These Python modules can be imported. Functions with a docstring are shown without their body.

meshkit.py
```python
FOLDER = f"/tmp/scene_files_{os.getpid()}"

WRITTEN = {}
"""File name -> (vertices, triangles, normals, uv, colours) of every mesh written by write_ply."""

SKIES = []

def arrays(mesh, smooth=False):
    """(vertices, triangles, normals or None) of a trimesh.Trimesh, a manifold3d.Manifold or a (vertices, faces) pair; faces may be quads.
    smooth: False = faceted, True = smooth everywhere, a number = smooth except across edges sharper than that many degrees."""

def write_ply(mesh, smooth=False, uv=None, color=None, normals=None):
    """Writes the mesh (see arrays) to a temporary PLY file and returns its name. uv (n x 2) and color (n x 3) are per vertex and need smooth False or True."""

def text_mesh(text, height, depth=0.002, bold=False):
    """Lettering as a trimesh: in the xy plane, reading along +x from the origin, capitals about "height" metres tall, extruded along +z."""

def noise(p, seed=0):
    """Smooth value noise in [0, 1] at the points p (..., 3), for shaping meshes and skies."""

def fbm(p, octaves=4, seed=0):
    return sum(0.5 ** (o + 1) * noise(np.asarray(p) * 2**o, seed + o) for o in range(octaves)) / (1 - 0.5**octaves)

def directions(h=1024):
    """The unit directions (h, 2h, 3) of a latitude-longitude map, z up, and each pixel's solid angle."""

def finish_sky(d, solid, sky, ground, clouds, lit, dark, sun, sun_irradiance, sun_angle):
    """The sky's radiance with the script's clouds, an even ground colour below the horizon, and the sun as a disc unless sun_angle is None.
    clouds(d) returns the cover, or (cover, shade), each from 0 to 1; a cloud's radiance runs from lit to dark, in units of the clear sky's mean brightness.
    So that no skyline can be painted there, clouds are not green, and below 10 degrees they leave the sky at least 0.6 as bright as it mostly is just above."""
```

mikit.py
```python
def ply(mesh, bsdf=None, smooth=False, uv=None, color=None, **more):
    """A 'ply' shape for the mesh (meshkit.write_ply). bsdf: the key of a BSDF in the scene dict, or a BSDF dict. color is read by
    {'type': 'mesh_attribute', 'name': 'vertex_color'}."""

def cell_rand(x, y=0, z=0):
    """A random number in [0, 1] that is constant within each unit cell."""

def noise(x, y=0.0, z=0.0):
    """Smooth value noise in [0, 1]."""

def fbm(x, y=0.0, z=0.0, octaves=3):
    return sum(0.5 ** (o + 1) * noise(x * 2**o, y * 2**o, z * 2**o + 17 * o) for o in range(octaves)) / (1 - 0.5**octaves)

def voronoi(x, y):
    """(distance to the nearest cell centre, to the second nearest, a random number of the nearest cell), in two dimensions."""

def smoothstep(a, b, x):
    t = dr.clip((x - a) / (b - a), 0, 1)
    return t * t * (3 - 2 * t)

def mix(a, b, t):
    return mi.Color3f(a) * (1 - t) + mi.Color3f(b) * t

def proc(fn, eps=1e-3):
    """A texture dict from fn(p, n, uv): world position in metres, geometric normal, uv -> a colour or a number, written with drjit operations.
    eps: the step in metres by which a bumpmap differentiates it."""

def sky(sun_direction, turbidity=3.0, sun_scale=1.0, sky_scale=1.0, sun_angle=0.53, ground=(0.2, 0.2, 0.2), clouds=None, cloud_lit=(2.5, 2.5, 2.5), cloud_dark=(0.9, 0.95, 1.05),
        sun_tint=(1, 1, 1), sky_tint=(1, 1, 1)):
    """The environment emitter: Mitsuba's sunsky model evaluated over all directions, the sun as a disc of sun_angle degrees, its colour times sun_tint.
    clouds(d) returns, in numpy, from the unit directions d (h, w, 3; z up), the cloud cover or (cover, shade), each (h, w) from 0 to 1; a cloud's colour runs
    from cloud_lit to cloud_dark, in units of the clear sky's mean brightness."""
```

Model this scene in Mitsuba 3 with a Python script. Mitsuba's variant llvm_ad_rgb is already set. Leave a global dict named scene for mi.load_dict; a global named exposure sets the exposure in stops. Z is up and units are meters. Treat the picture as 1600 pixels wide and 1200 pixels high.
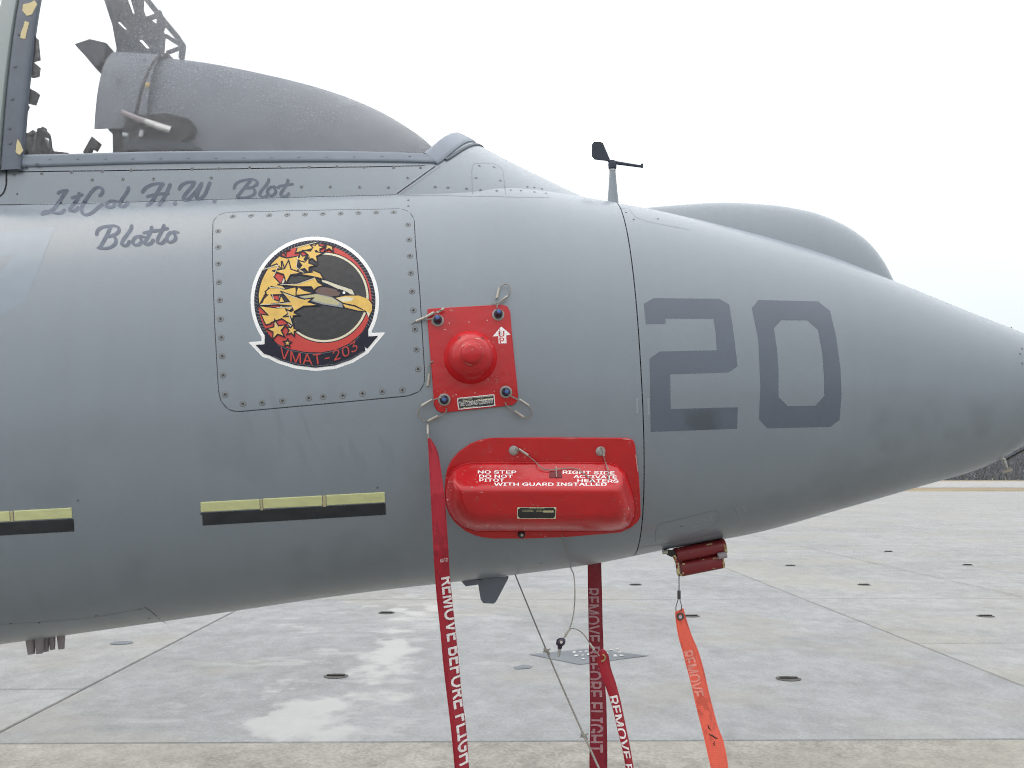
import math, random
import numpy as np, trimesh, shapely
import shapely.geometry as sg
from shapely import affinity
from shapely.ops import unary_union
from scipy.interpolate import PchipInterpolator as Pch
from scipy.spatial import Delaunay
import drjit as dr
import mitsuba as mi
import mikit, meshkit
from mikit import proc, noise, fbm, smoothstep, mix, cell_rand, voronoi

# ------------------------------------------------------------------ camera, sky, exposure
FPX = 1550.0                                   # focal length in pixels of the 1600 x 1200 photograph
CAM = np.array([0.0, 0.0, 1.6])
_yaw, _pit = math.atan(26 / FPX), math.atan(145 / FPX)
FWD = np.array([math.sin(_yaw) * math.cos(_pit), math.cos(_yaw) * math.cos(_pit), math.sin(_pit)])
RGT = np.array([math.cos(_yaw), -math.sin(_yaw), 0.0])
UPV = np.cross(RGT, FWD)
scene, labels = {"type": "scene"}, {}
scene["camera"] = {"type": "perspective", "fov": math.degrees(2 * math.atan(800 / FPX)), "fov_axis": "x", "near_clip": 0.05, "far_clip": 6000.0,
                   "to_world": mi.ScalarTransform4f().look_at(CAM.tolist(), (CAM + FWD).tolist(), [0, 0, 1])}
def overcast(d):
    """the standard overcast: three times as bright overhead as at the horizon, whitest towards the veiled sun on the left"""
    return np.ones(d.shape[:2]), np.clip(1 - np.clip(d[..., 2], 0, 1) + 0.10 * d[..., 0] - 0.05 + 0.16 * (meshkit.fbm(d * 2.5, 4, 3) - 0.5), 0, 1)
scene["sky"] = mikit.sky((-0.45, -0.15, 0.88), turbidity=3, sun_scale=0.06, sun_angle=30, clouds=overcast, cloud_lit=(6.7, 6.72, 6.75), cloud_dark=(2.1, 2.3, 2.36), ground=(0.25, 0.25, 0.25))
exposure = 1.75

# ------------------------------------------------------------------ materials
def rgb(r, g, b): return {"type": "rgb", "value": [r, g, b]}
def mat(key, color, rough=0.5, spec=0.5, metallic=0.0, **kw):
    scene[key] = {"type": "twosided", "bsdf": {"type": "principled", "base_color": rgb(*color) if isinstance(color, tuple) else proc(color), "roughness": rough, "metallic": metallic,
                  **({"specular": spec} if not metallic else {}), **kw}}
def bumped(key, color, fn, scale, eps, rough=0.5, spec=0.5, **kw):
    scene[key] = {"type": "twosided", "bsdf": {"type": "bumpmap", "tex": proc(fn, eps), "scale": scale,
                  "bsdf": {"type": "principled", "base_color": proc(color) if callable(color) else rgb(*color), "roughness": rough, "specular": spec, **kw}}}

def paint_grey(p, n, uv):
    big = fbm(p.x * 1.7 + 5, p.y * 1.7, p.z * 2.2, 3)
    streak = fbm(p.x * 22, 3.0, p.z * 1.6, 3)
    fine = noise(p.x * 160, p.y * 160, p.z * 160)
    dirt = smoothstep(0.52, 0.72, fbm(p.x * 5 + 0.6 * p.z, p.y * 3, p.z * 3.5 - 1.2 * p.x, 4)) * smoothstep(1.95, 1.5, p.z)
    swirl = smoothstep(0.55, 0.75, fbm(p.x * 26 + p.z * 8, p.z * 5, 1.0, 3)) * smoothstep(0.35, 0.05, dr.sqrt(dr.square((p.x + 0.45) / 1.4) + dr.square((p.z - 1.77) * 1.6)))
    nose_dirt = smoothstep(0.5, 0.68, fbm(p.x * 6, 2.0, p.z * 5, 3)) * smoothstep(0.9, 1.3, p.x) * smoothstep(2.0, 1.7, p.z)
    v = 1.0 + 0.16 * (big - 0.5) + 0.06 * (streak - 0.5) + 0.05 * (fine - 0.5) - 0.11 * dirt - 0.12 * swirl - 0.17 * nose_dirt
    return mi.Color3f(0.156, 0.186, 0.219) * v
def paint_mark(p, n, uv):
    v = 1.0 + 0.25 * (fbm(p.x * 6, p.y * 6, p.z * 6, 3) - 0.5) + 0.05 * (noise(p.x * 120, 1.0, p.z * 120) - 0.5)
    d = smoothstep(0.2, 0.02, dr.sqrt(dr.square(p.x - 0.68) + dr.square((p.z - 1.77) * 1.6))) * smoothstep(0.35, 0.65, fbm(p.x * 9, 4.0, p.z * 9, 3))
    return mi.Color3f(0.066, 0.085, 0.120) * v * (1 - 0.35 * d)
mat("paint_grey", paint_grey, 0.30, 1.0)
mat("paint_mark", paint_mark, 0.34, 0.9)
mat("paint_frame", lambda p, n, uv: mi.Color3f(0.165, 0.195, 0.24) * (0.85 + 0.3 * fbm(p.x * 14, p.y * 14, p.z * 14, 3)), 0.42, 0.45)
mat("paint_script", lambda p, n, uv: mi.Color3f(0.098, 0.116, 0.155) * (0.85 + 0.3 * noise(p.x * 60, 1.0, p.z * 60)), 0.55, 0.4)
mat("paint_ghost", lambda p, n, uv: mi.Color3f(0.150, 0.190, 0.236) * (0.95 + 0.1 * noise(p.x * 30, 1.0, p.z * 30)), 0.30, 1.0)
mat("seam_dark", (0.02, 0.022, 0.026), 0.7, 0.2)
mat("seam_soft", (0.11, 0.125, 0.145), 0.6, 0.3)
mat("faint_stencil", (0.225, 0.25, 0.28), 0.5, 0.4)
mat("pale_stencil", (0.36, 0.38, 0.40), 0.6, 0.3)
mat("bow_paint", lambda p, n, uv: mi.Color3f(0.085, 0.10, 0.13) * (0.85 + 0.3 * fbm(p.x * 20, p.y * 20, p.z * 20, 2)), 0.45, 0.45)
mat("aft_paint", (0.24, 0.27, 0.275), 0.4, 0.5)
mat("chip_primer", (0.50, 0.43, 0.25), 0.6, 0.3)
mat("cockpit_grey", lambda p, n, uv: mi.Color3f(0.135, 0.150, 0.176) * (0.85 + 0.3 * fbm(p.x * 9, p.y * 9, p.z * 9, 3)), 0.75, 0.2)
mat("cockpit_black", (0.022, 0.022, 0.026), 0.6, 0.3)
mat("hud_dark", lambda p, n, uv: mi.Color3f(0.034, 0.042, 0.058) * (0.8 + 0.4 * noise(p.x * 40, p.y * 40, p.z * 40)), 0.6, 0.3)
mat("white_print", (0.74, 0.74, 0.75), 0.35, 0.5)
mat("navy_print", (0.008, 0.008, 0.022), 0.4, 0.3)
mat("black_print", lambda p, n, uv: mi.Color3f(0.018, 0.018, 0.02) * (0.8 + 0.6 * noise(p.x * 80, 2.0, p.z * 80)), 0.35, 0.5)
mat("red_print", (0.46, 0.035, 0.026), 0.35, 0.5)
mat("gold_print", lambda p, n, uv: mi.Color3f(0.62, 0.40, 0.09) * (0.88 + 0.24 * fbm(p.x * 50, 2.0, p.z * 50, 2)), 0.35, 0.5)
mat("pale_gold_print", (0.62, 0.57, 0.42), 0.35, 0.5)
mat("cream_print", (0.55, 0.52, 0.40), 0.35, 0.5)
mat("brown_print", (0.11, 0.065, 0.055), 0.35, 0.5)
mat("olive_print", (0.40, 0.37, 0.21), 0.35, 0.5)
mat("slate_print", (0.23, 0.25, 0.26), 0.35, 0.5)
mat("strip_yellow", lambda p, n, uv: mi.Color3f(0.50, 0.52, 0.27) * (0.9 + 0.2 * fbm(p.x * 25, 1.0, p.z * 60, 2)), 0.4, 0.4)
mat("strip_black", lambda p, n, uv: mi.Color3f(0.016, 0.018, 0.022) * (0.7 + 1.0 * fbm(p.x * 20, 1.0, p.z * 40, 3)), 0.5, 0.4)
def red_paint(p, n, uv):
    v = 0.86 + 0.28 * fbm(p.x * 14, p.y * 14, p.z * 14, 3)
    scuff = smoothstep(0.66, 0.74, fbm(p.x * 55, p.y * 55, p.z * 70, 4))
    chip = smoothstep(0.84, 0.87, noise(p.x * 130, p.y * 130, p.z * 130)) * smoothstep(0.55, 0.7, noise(p.x * 12 + 3, p.y * 12, p.z * 12))
    c = mix(mi.Color3f(0.41, 0.009, 0.013) * v, mi.Color3f(0.30, 0.07, 0.07), 0.25 * scuff)
    return mix(c, mi.Color3f(0.42, 0.26, 0.24), 0.7 * chip)
bumped("red_paint", red_paint, lambda p, n, uv: fbm(p.x * 45, p.y * 45, p.z * 45, 3), 0.0012, 2e-3, 0.24, 0.5)
mat("red_worn", lambda p, n, uv: mix(mi.Color3f(0.30, 0.02, 0.02), mi.Color3f(0.45, 0.33, 0.28), smoothstep(0.45, 0.75, fbm(p.x * 90, p.y * 90, p.z * 90, 3))), 0.5, 0.4)
def red_dark(p, n, uv):
    chip = smoothstep(0.70, 0.75, fbm(p.x * 75, p.y * 60, p.z * 60, 4))
    return mix(mi.Color3f(0.15, 0.012, 0.016) * (0.8 + 0.4 * noise(p.x * 20, p.y * 20, p.z * 20)), mi.Color3f(0.42, 0.36, 0.2), 0.8 * chip)
mat("red_dark", red_dark, 0.45, 0.4)
mat("edge_primer", lambda p, n, uv: mix(mi.Color3f(0.45, 0.40, 0.2), mi.Color3f(0.16, 0.02, 0.02), smoothstep(0.45, 0.6, fbm(p.x * 50, p.y * 50, p.z * 50, 3))), 0.6, 0.3)
mat("chip_pale", (0.55, 0.42, 0.40), 0.5, 0.3)
mat("steel", lambda p, n, uv: mi.Color3f(0.42, 0.42, 0.42) * (0.7 + 0.5 * noise(p.x * 150, p.y * 150, p.z * 150)), 0.38, metallic=1.0)
mat("ferrule_metal", (0.40, 0.38, 0.34), 0.5, metallic=0.7)
mat("wire_rope", lambda p, n, uv: mi.Color3f(0.19, 0.18, 0.165) * (0.6 + 0.8 * noise(p.x * 400, p.y * 400, p.z * 400)), 0.55, 0.4)
mat("wire_dark", (0.06, 0.06, 0.06), 0.6, 0.3)
mat("washer_grey", (0.26, 0.26, 0.25), 0.5, 0.4)
mat("knob_navy", (0.010, 0.012, 0.03), 0.3, 0.5)
mat("button_blue", (0.05, 0.10, 0.30), 0.3, 0.5)
mat("knob_purple", (0.02, 0.012, 0.032), 0.25, 0.5)
mat("rubber_black", (0.015, 0.015, 0.016), 0.5, 0.4)
mat("brass", (0.32, 0.24, 0.10), 0.4, metallic=0.9)
mat("tube_grey", (0.26, 0.23, 0.25), 0.5, 0.4)
def weave(c):
    return lambda p, n, uv: mi.Color3f(*c) * (0.82 + 0.22 * fbm(p.x * 18, p.y * 18, p.z * 9, 3) + 0.16 * noise(uv.x * 60, uv.y * 60, 0.0) + 0.07 * dr.sin(uv.x * 900) - 0.30 * (smoothstep(0.03, 0.0, dr.abs(uv.y - 0.09)) + smoothstep(0.03, 0.0, dr.abs(uv.y - 0.91))) * (0.4 + 0.6 * smoothstep(-0.3, 0.3, dr.sin(uv.x * 1500))) - 0.22 * smoothstep(0.60, 0.72, fbm(uv.x * 26, uv.y * 3, 7.0, 3)))
wv = lambda p, n, uv: dr.sin(uv.x * 260) * dr.sin(uv.y * 260)
def cloth(key, c):
    scene[key] = {"type": "twosided", "bsdf": {"type": "principled", "base_color": proc(weave(c)), "roughness": 0.7, "specular": 0.25, "sheen": 0.3}}
cloth("web_red", (0.27, 0.014, 0.026)); cloth("web_dark_red", (0.20, 0.012, 0.024)); cloth("web_orange", (0.64, 0.105, 0.068))
mat("web_white", lambda p, n, uv: mi.Color3f(0.66, 0.62, 0.62) * (0.8 + 0.35 * fbm(p.x * 120, 2.0, p.z * 120, 2)), 0.7, 0.2)
mat("web_faded", lambda p, n, uv: mi.Color3f(0.36, 0.20, 0.22) * (0.8 + 0.4 * fbm(p.x * 100, 2.0, p.z * 100, 2)), 0.7, 0.2)
mat("web_ghost", lambda p, n, uv: mi.Color3f(0.62, 0.24, 0.20) * (0.8 + 0.5 * fbm(p.x * 80, 2.0, p.z * 80, 2)), 0.7, 0.2)
mat("plate_black", (0.02, 0.02, 0.022), 0.4, 0.5)
def screw_tex(p, n, uv):
    x, y = uv.x, uv.y
    r = dr.sqrt(x * x + y * y)
    cross = ((dr.abs(x) < 0.16) & (dr.abs(y) < 0.5)) | ((dr.abs(y) < 0.16) & (dr.abs(x) < 0.5))
    ring = (r > 0.80) & (r < 0.97)
    c = dr.select(cross, 0.02, dr.select(ring, 0.10, 0.19))
    return mi.Color3f(c * 0.93, c, c * 1.08)
mat("screw_head", screw_tex, 0.45, 0.5)
mat("rivet_mark", (0.085, 0.095, 0.11), 0.5, 0.4)

def concrete(base, seed, patch, k=1.0):
    def fn(p, n, uv):
        x, y = p.x + seed * 7.3, p.y
        big = fbm(x * 0.45, y * 0.45, 1.0, 4)
        mid = fbm(x * 2.6, y * 1.7, 5.0, 4)
        grit = noise(x * 70, y * 70, 2.0)
        smear = fbm(x * 0.6, y * 2.4, 9.0, 4)
        v = 1.0 + k * (0.22 * (big - 0.5) + 0.20 * (mid - 0.5) + 0.20 * (grit - 0.5) + 0.16 * (smear - 0.5) + 0.30 * (fbm(x * 9, y * 7, 3.0, 4) - 0.5))
        spot = smoothstep(0.69, 0.74, fbm(x * 3.1, y * 3.1, 4.0, 3))
        c = mi.Color3f(*base) * (v - 0.05 * spot)
        c = mix(c, mi.Color3f(0.225, 0.214, 0.182), 0.35 * smoothstep(0.5, 0.7, fbm(x * 0.8, y * 0.8, 13.0, 4)))
        if patch:
            w = dr.exp(-(dr.square((p.x + 1.25) / 0.42) + dr.square((p.y - 6.75) / 0.75)))
            w += 0.9 * dr.exp(-(dr.square((p.x + 0.95) / 0.30) + dr.square((p.y - 9.9) / 1.5)))
            w += 0.8 * dr.exp(-(dr.square((p.x + 0.9) / 0.6) + dr.square((p.y - 12.3) / 0.8)))
            w += 0.45 * dr.exp(-(dr.square((p.x + 0.9) / 1.0) + dr.square((p.y - 7.6) / 1.0)))
            m = smoothstep(0.38, 0.66, w * 0.60 + 0.95 * (fbm(p.x * 4.2, p.y * 3.6, 21.0, 5) - 0.42))
            m = dr.maximum(m, 0.45 * smoothstep(0.62, 0.72, fbm(p.x * 2.6, p.y * 4.0, 31.0, 5)) * smoothstep(2.2, 0.5, dr.abs(p.x + 1.1)))
            c = mix(c, mi.Color3f(0.345, 0.345, 0.34), 0.62 * m)
        return c
    return fn
mat("concrete_pale", concrete((0.196, 0.201, 0.206), 1, True), 0.75, 0.3)
mat("concrete_pale_two", concrete((0.204, 0.207, 0.209), 2, False), 0.75, 0.3)
mat("concrete_warm", concrete((0.222, 0.214, 0.194), 3, False, 1.9), 0.8, 0.3)
mat("concrete_far", concrete((0.215, 0.215, 0.213), 4, False), 0.8, 0.3)
mat("joint_dark", (0.012, 0.012, 0.012), 0.9, 0.1)
mat("dry_grass", lambda p, n, uv: mi.Color3f(0.165, 0.138, 0.095) * (0.7 + 0.6 * fbm(p.x * 0.3, p.y * 0.1, 1.0, 4)), 0.95, 0.1)
mat("patch_grey", lambda p, n, uv: mi.Color3f(0.115, 0.125, 0.138) * (0.8 + 0.45 * fbm(p.x * 5, p.y * 5, 1.0, 4)), 0.8, 0.2)
mat("patch_white", lambda p, n, uv: mi.Color3f(0.36, 0.36, 0.36) * (0.7 + 0.5 * noise(p.x * 30, p.y * 30, 1.0)), 0.7, 0.2)
mat("iron_dark", (0.055, 0.053, 0.05), 0.7, 0.3)
mat("bark_grey", (0.04, 0.048, 0.064), 0.9, 0.1)
mat("far_leaf", lambda p, n, uv: mi.Color3f(0.034, 0.050, 0.086) * (0.8 + 0.4 * noise(p.x * 0.5, p.y * 0.5, p.z * 0.5)), 0.9, 0.1)
def dust_and_glare(p, n, uv):                                       # fine dust and dried drops on the acrylic, plus painted glare
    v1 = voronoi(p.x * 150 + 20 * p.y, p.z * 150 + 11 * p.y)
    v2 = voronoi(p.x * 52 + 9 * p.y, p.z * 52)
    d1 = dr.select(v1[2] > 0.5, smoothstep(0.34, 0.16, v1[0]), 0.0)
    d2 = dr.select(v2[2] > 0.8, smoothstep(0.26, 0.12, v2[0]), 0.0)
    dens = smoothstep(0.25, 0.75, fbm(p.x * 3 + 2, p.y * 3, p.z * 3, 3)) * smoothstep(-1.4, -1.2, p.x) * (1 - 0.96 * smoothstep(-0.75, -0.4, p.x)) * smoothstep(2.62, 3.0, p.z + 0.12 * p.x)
    film = (0.030 + 0.06 * (fbm(p.x * 5, p.y * 5, p.z * 5, 3) - 0.5) + 0.16 * smoothstep(2.85, 3.15, p.z) * smoothstep(-0.5, -1.0, p.x)) * smoothstep(-1.36, -1.1, p.x) + 0.015  # thin dust, with glare painted in as a thicker veil up and left
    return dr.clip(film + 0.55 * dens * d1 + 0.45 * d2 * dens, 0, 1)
scene["dust_glare_glass"] = {"type": "blendbsdf", "weight": proc(dust_and_glare),
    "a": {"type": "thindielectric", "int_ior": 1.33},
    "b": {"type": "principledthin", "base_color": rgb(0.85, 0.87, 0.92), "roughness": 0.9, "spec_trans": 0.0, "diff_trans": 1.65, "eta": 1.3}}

# ------------------------------------------------------------------ names
def free_key(key):
    if key not in scene and key not in labels and not any(k.startswith(key + "__") for k in scene): return key
    i = 1
    while f"{key}_{i:03d}" in scene or f"{key}_{i:03d}" in labels: i += 1
    return f"{key}_{i:03d}"
def thing(name, label=None, cat=None, group=None, kind=None):
    key = free_key(name); labels[key] = {}
    for k, v in (("label", label), ("category", cat), ("group", group), ("kind", kind)):
        if v: labels[key][k] = v
    return key
_used = {}
def part(parent, name, mesh, m, smooth=False, label=None, kind=None, **kw):
    base = parent + "__" + name
    n = _used.get(base, -1) + 1; _used[base] = n
    key = base if n == 0 else f"{base}_{n:03d}"
    if isinstance(mesh, list): mesh = trimesh.util.concatenate(mesh)
    scene[key] = mikit.ply(mesh, m, smooth=smooth, **kw)
    d = {k: v for k, v in (("label", label), ("kind", kind)) if v}
    if d: labels[key] = d
    return key

# ------------------------------------------------------------------ the airframe as an implicit body
TH = math.radians(2.7); ORG = np.array([0, 3.65, 1.86])
RB = np.array([[math.cos(TH), 0, -math.sin(TH)], [0, 1, 0], [math.sin(TH), 0, math.cos(TH)]])
def b2w(b): return np.asarray(b, float) @ RB.T + ORG
def w2b(w): return (np.asarray(w, float) - ORG) @ RB
SB = np.array([-3, -2, -1.2, -.5, 0, .3, .6, .9, 1.2, 1.5, 1.75, 1.95, 2.2, 2.36])
ZT = Pch(SB, [0.82, 0.82, 0.83, 0.83, 0.82, 0.7546, 0.6878, 0.6055, 0.5077, 0.378, 0.266, 0.1785, 0.055, -0.05])
ZB = Pch(SB, [-0.8524, -0.7832, -0.7137, -0.6483, -0.6153, -0.5905, -0.5477, -0.509, -0.4442, -0.3756, -0.3159, -0.2283, -0.14, -0.07])
WB = Pch(SB, [.62, .62, .62, .61, .59, .565, .525, .475, .415, .345, .28, .22, .11, .012])
SF = np.array([-3, -2, -1.5, -1.1, -.8, -.5, -.25, -.05, .15, .35, .55])
ZF = Pch(SF, [2.2123, 2.0148, 1.8174, 1.6184, 1.4343, 1.2568, 1.1145, 0.9988, 0.8801, 0.7712, 0.6733])
WF = Pch(SF, [.34, .34, .362, .392, .405, .42, .43, .435, .41, .33, .21])
NB, NF = 2.3, 1.65
def f_body(b):
    s, y, z = b[..., 0], b[..., 1], b[..., 2]
    sc = np.clip(s, -3, 2.36)
    t, l, w = ZT(sc), ZB(sc), WB(sc)
    f = np.abs(y / w) ** NB + np.abs((z - (t + l) / 2) / ((t - l) / 2)) ** NB - 1
    return np.where((s < -3) | (s > 2.36), 9.0, f)
def f_fair(b):
    s, y, z = b[..., 0], b[..., 1], b[..., 2]
    sc = np.clip(s, -3, .55)
    f = np.abs(y / WF(sc)) ** NF + np.abs(np.maximum(z - .5, 0) / (ZF(sc) - .5)) ** NF - 1
    return np.where((s < -3) | (s > .55) | (z < .5), 9.0, f)
def f_any(b): return np.minimum(f_body(b), f_fair(b))
def rays(px):
    px = np.asarray(px, float).reshape(-1, 2)
    d = FWD + (px[:, :1] - 800) / FPX * RGT - (px[:, 1:] - 600) / FPX * UPV
    return d / (d @ FWD)[:, None]                         # scaled so that t is the depth along the view axis
def at(px, Y):
    """world points under the pixels at the distance y = Y"""
    d = rays(px); return CAM + d * ((Y - CAM[1]) / d[:, 1])[:, None]
def ground_at(px):
    d = rays(px); return CAM + d * (-CAM[2] / d[:, 2])[:, None]
def project(w):
    w = np.asarray(w, float) - CAM; d = w @ FWD
    return np.stack([800 + FPX * (w @ RGT) / d, 600 - FPX * (w @ UPV) / d], -1)
def hit(px, f=f_any):
    d = rays(px); n = len(d)
    ts = np.linspace(2.6, 4.2, 90)
    lo, hi, found = np.full(n, 3.5), np.full(n, 3.5), np.zeros(n, bool)
    for a, b in zip(ts[:-1], ts[1:]):
        todo = ~found
        if not todo.any(): break
        v = f(w2b(CAM + d[todo] * b)) < 0
        idx = np.nonzero(todo)[0][v]
        lo[idx], hi[idx], found[idx] = a, b, True
    for _ in range(22):
        m = (lo + hi) / 2
        v = f(w2b(CAM + d * m[:, None])) < 0
        hi = np.where(v, m, hi); lo = np.where(v, lo, m)
    p = CAM + d * hi[:, None]
    b = w2b(p); g = np.stack([(f(b + e) - f(b - e)) for e in np.eye(3) * 2e-3], -1)
    g = g @ RB.T; g /= np.linalg.norm(g, axis=1, keepdims=True) + 1e-12
    return p, g
def nrm(v): return v / (np.linalg.norm(v, axis=-1, keepdims=True) + 1e-12)

# ------------------------------------------------------------------ mesh helpers
def tri_poly(poly, edge):
    """triangulation of a shapely polygon with inner points, in 2-D"""
    out_v, out_f, k = [], [], 0
    for g in getattr(poly, "geoms", [poly]):
        if g.is_empty or g.area < 1e-9: continue
        v, f = trimesh.creation.triangulate_polygon(sg.Polygon(g.exterior, g.interiors), engine="earcut")
        v3 = np.c_[v, np.zeros(len(v))]
        v3, f = trimesh.remesh.subdivide_to_size(v3, f, edge, max_iter=12)
        out_v.append(v3[:, :2]); out_f.append(f + k); k += len(v3)
    v, f = np.vstack(out_v), np.vstack(out_f)
    m = trimesh.Trimesh(np.c_[v, np.zeros(len(v))], f, process=True)
    return np.array(m.vertices)[:, :2], np.array(m.faces)
def orient(v, f):
    """faces turned to the camera side"""
    m = trimesh.Trimesh(v, f, process=False)
    c = m.triangles_center; s = np.einsum("ij,ij->i", m.face_normals, CAM - c)
    if (s > 0).mean() < 0.5: m.invert()
    return m
def decal(poly, lift, edge=9.0, f=f_any):
    v, fc = tri_poly(poly, edge)
    p, n = hit(v, f)
    return orient(p + n * lift, fc)
def slab(poly, h0, h1, bevel=0.8, edge=8.0, f=f_any):
    """a plate that follows the skin: rim at h0, chamfered face at h1"""
    v, fc = tri_poly(poly.buffer(-bevel), edge)
    p, n = hit(v, f); ms = [orient(p + n * h1, fc)]
    for a, b, ha, hb in ((poly, poly, h0, h1 - 0.3 * (h1 - h0)), (poly, None, h1 - 0.3 * (h1 - h0), h1)):
        ring = np.array(poly.exterior.segmentize(edge).coords)[:-1]
        inner = np.array([np.array(poly.buffer(-bevel).exterior.interpolate(poly.buffer(-bevel).exterior.project(sg.Point(q))).coords[0]) for q in ring]) if b is None else ring
        p0, n0 = hit(ring, f); p1, n1 = hit(inner, f)
        k = len(ring); i = np.arange(k); j = (i + 1) % k
        ms.append(orient(np.vstack([p0 + n0 * ha, p1 + n1 * hb]), np.vstack([np.c_[i, j, j + k], np.c_[i, j + k, i + k]])))
    return trimesh.util.concatenate(ms)
def resample(pts, step):
    pts = np.asarray(pts, float); d = np.r_[0, np.cumsum(np.linalg.norm(np.diff(pts, axis=0), axis=1))]
    n = max(2, int(d[-1] / step) + 1); t = np.linspace(0, d[-1], n)
    return np.stack([np.interp(t, d, pts[:, k]) for k in range(pts.shape[1])], -1)
def spline(pts, n=None, closed=False):
    pts = np.asarray(pts, float)
    if len(pts) < 3: return resample(pts, np.linalg.norm(pts[1] - pts[0]) / (n or 8))
    from scipy.interpolate import CubicSpline
    d = np.r_[0, np.cumsum(np.linalg.norm(np.diff(pts, axis=0), axis=1) ** 0.5)]
    return CubicSpline(d, pts)(np.linspace(0, d[-1], n or 8 * len(pts)))
def ribbon(pts, width, lift, step=7.0, f=f_any):
    """a narrow strip of sealant along a pixel polyline on the skin"""
    q = resample(pts, step); p, n = hit(q, f)
    t = nrm(np.gradient(p, axis=0)); s = nrm(np.cross(t, n)) * width / 2
    k = len(p); i = np.arange(k - 1)
    return orient(np.vstack([p + s + n * lift, p - s + n * lift]), np.vstack([np.c_[i, i + 1, i + 1 + k], np.c_[i, i + 1 + k, i + k]]))
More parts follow.
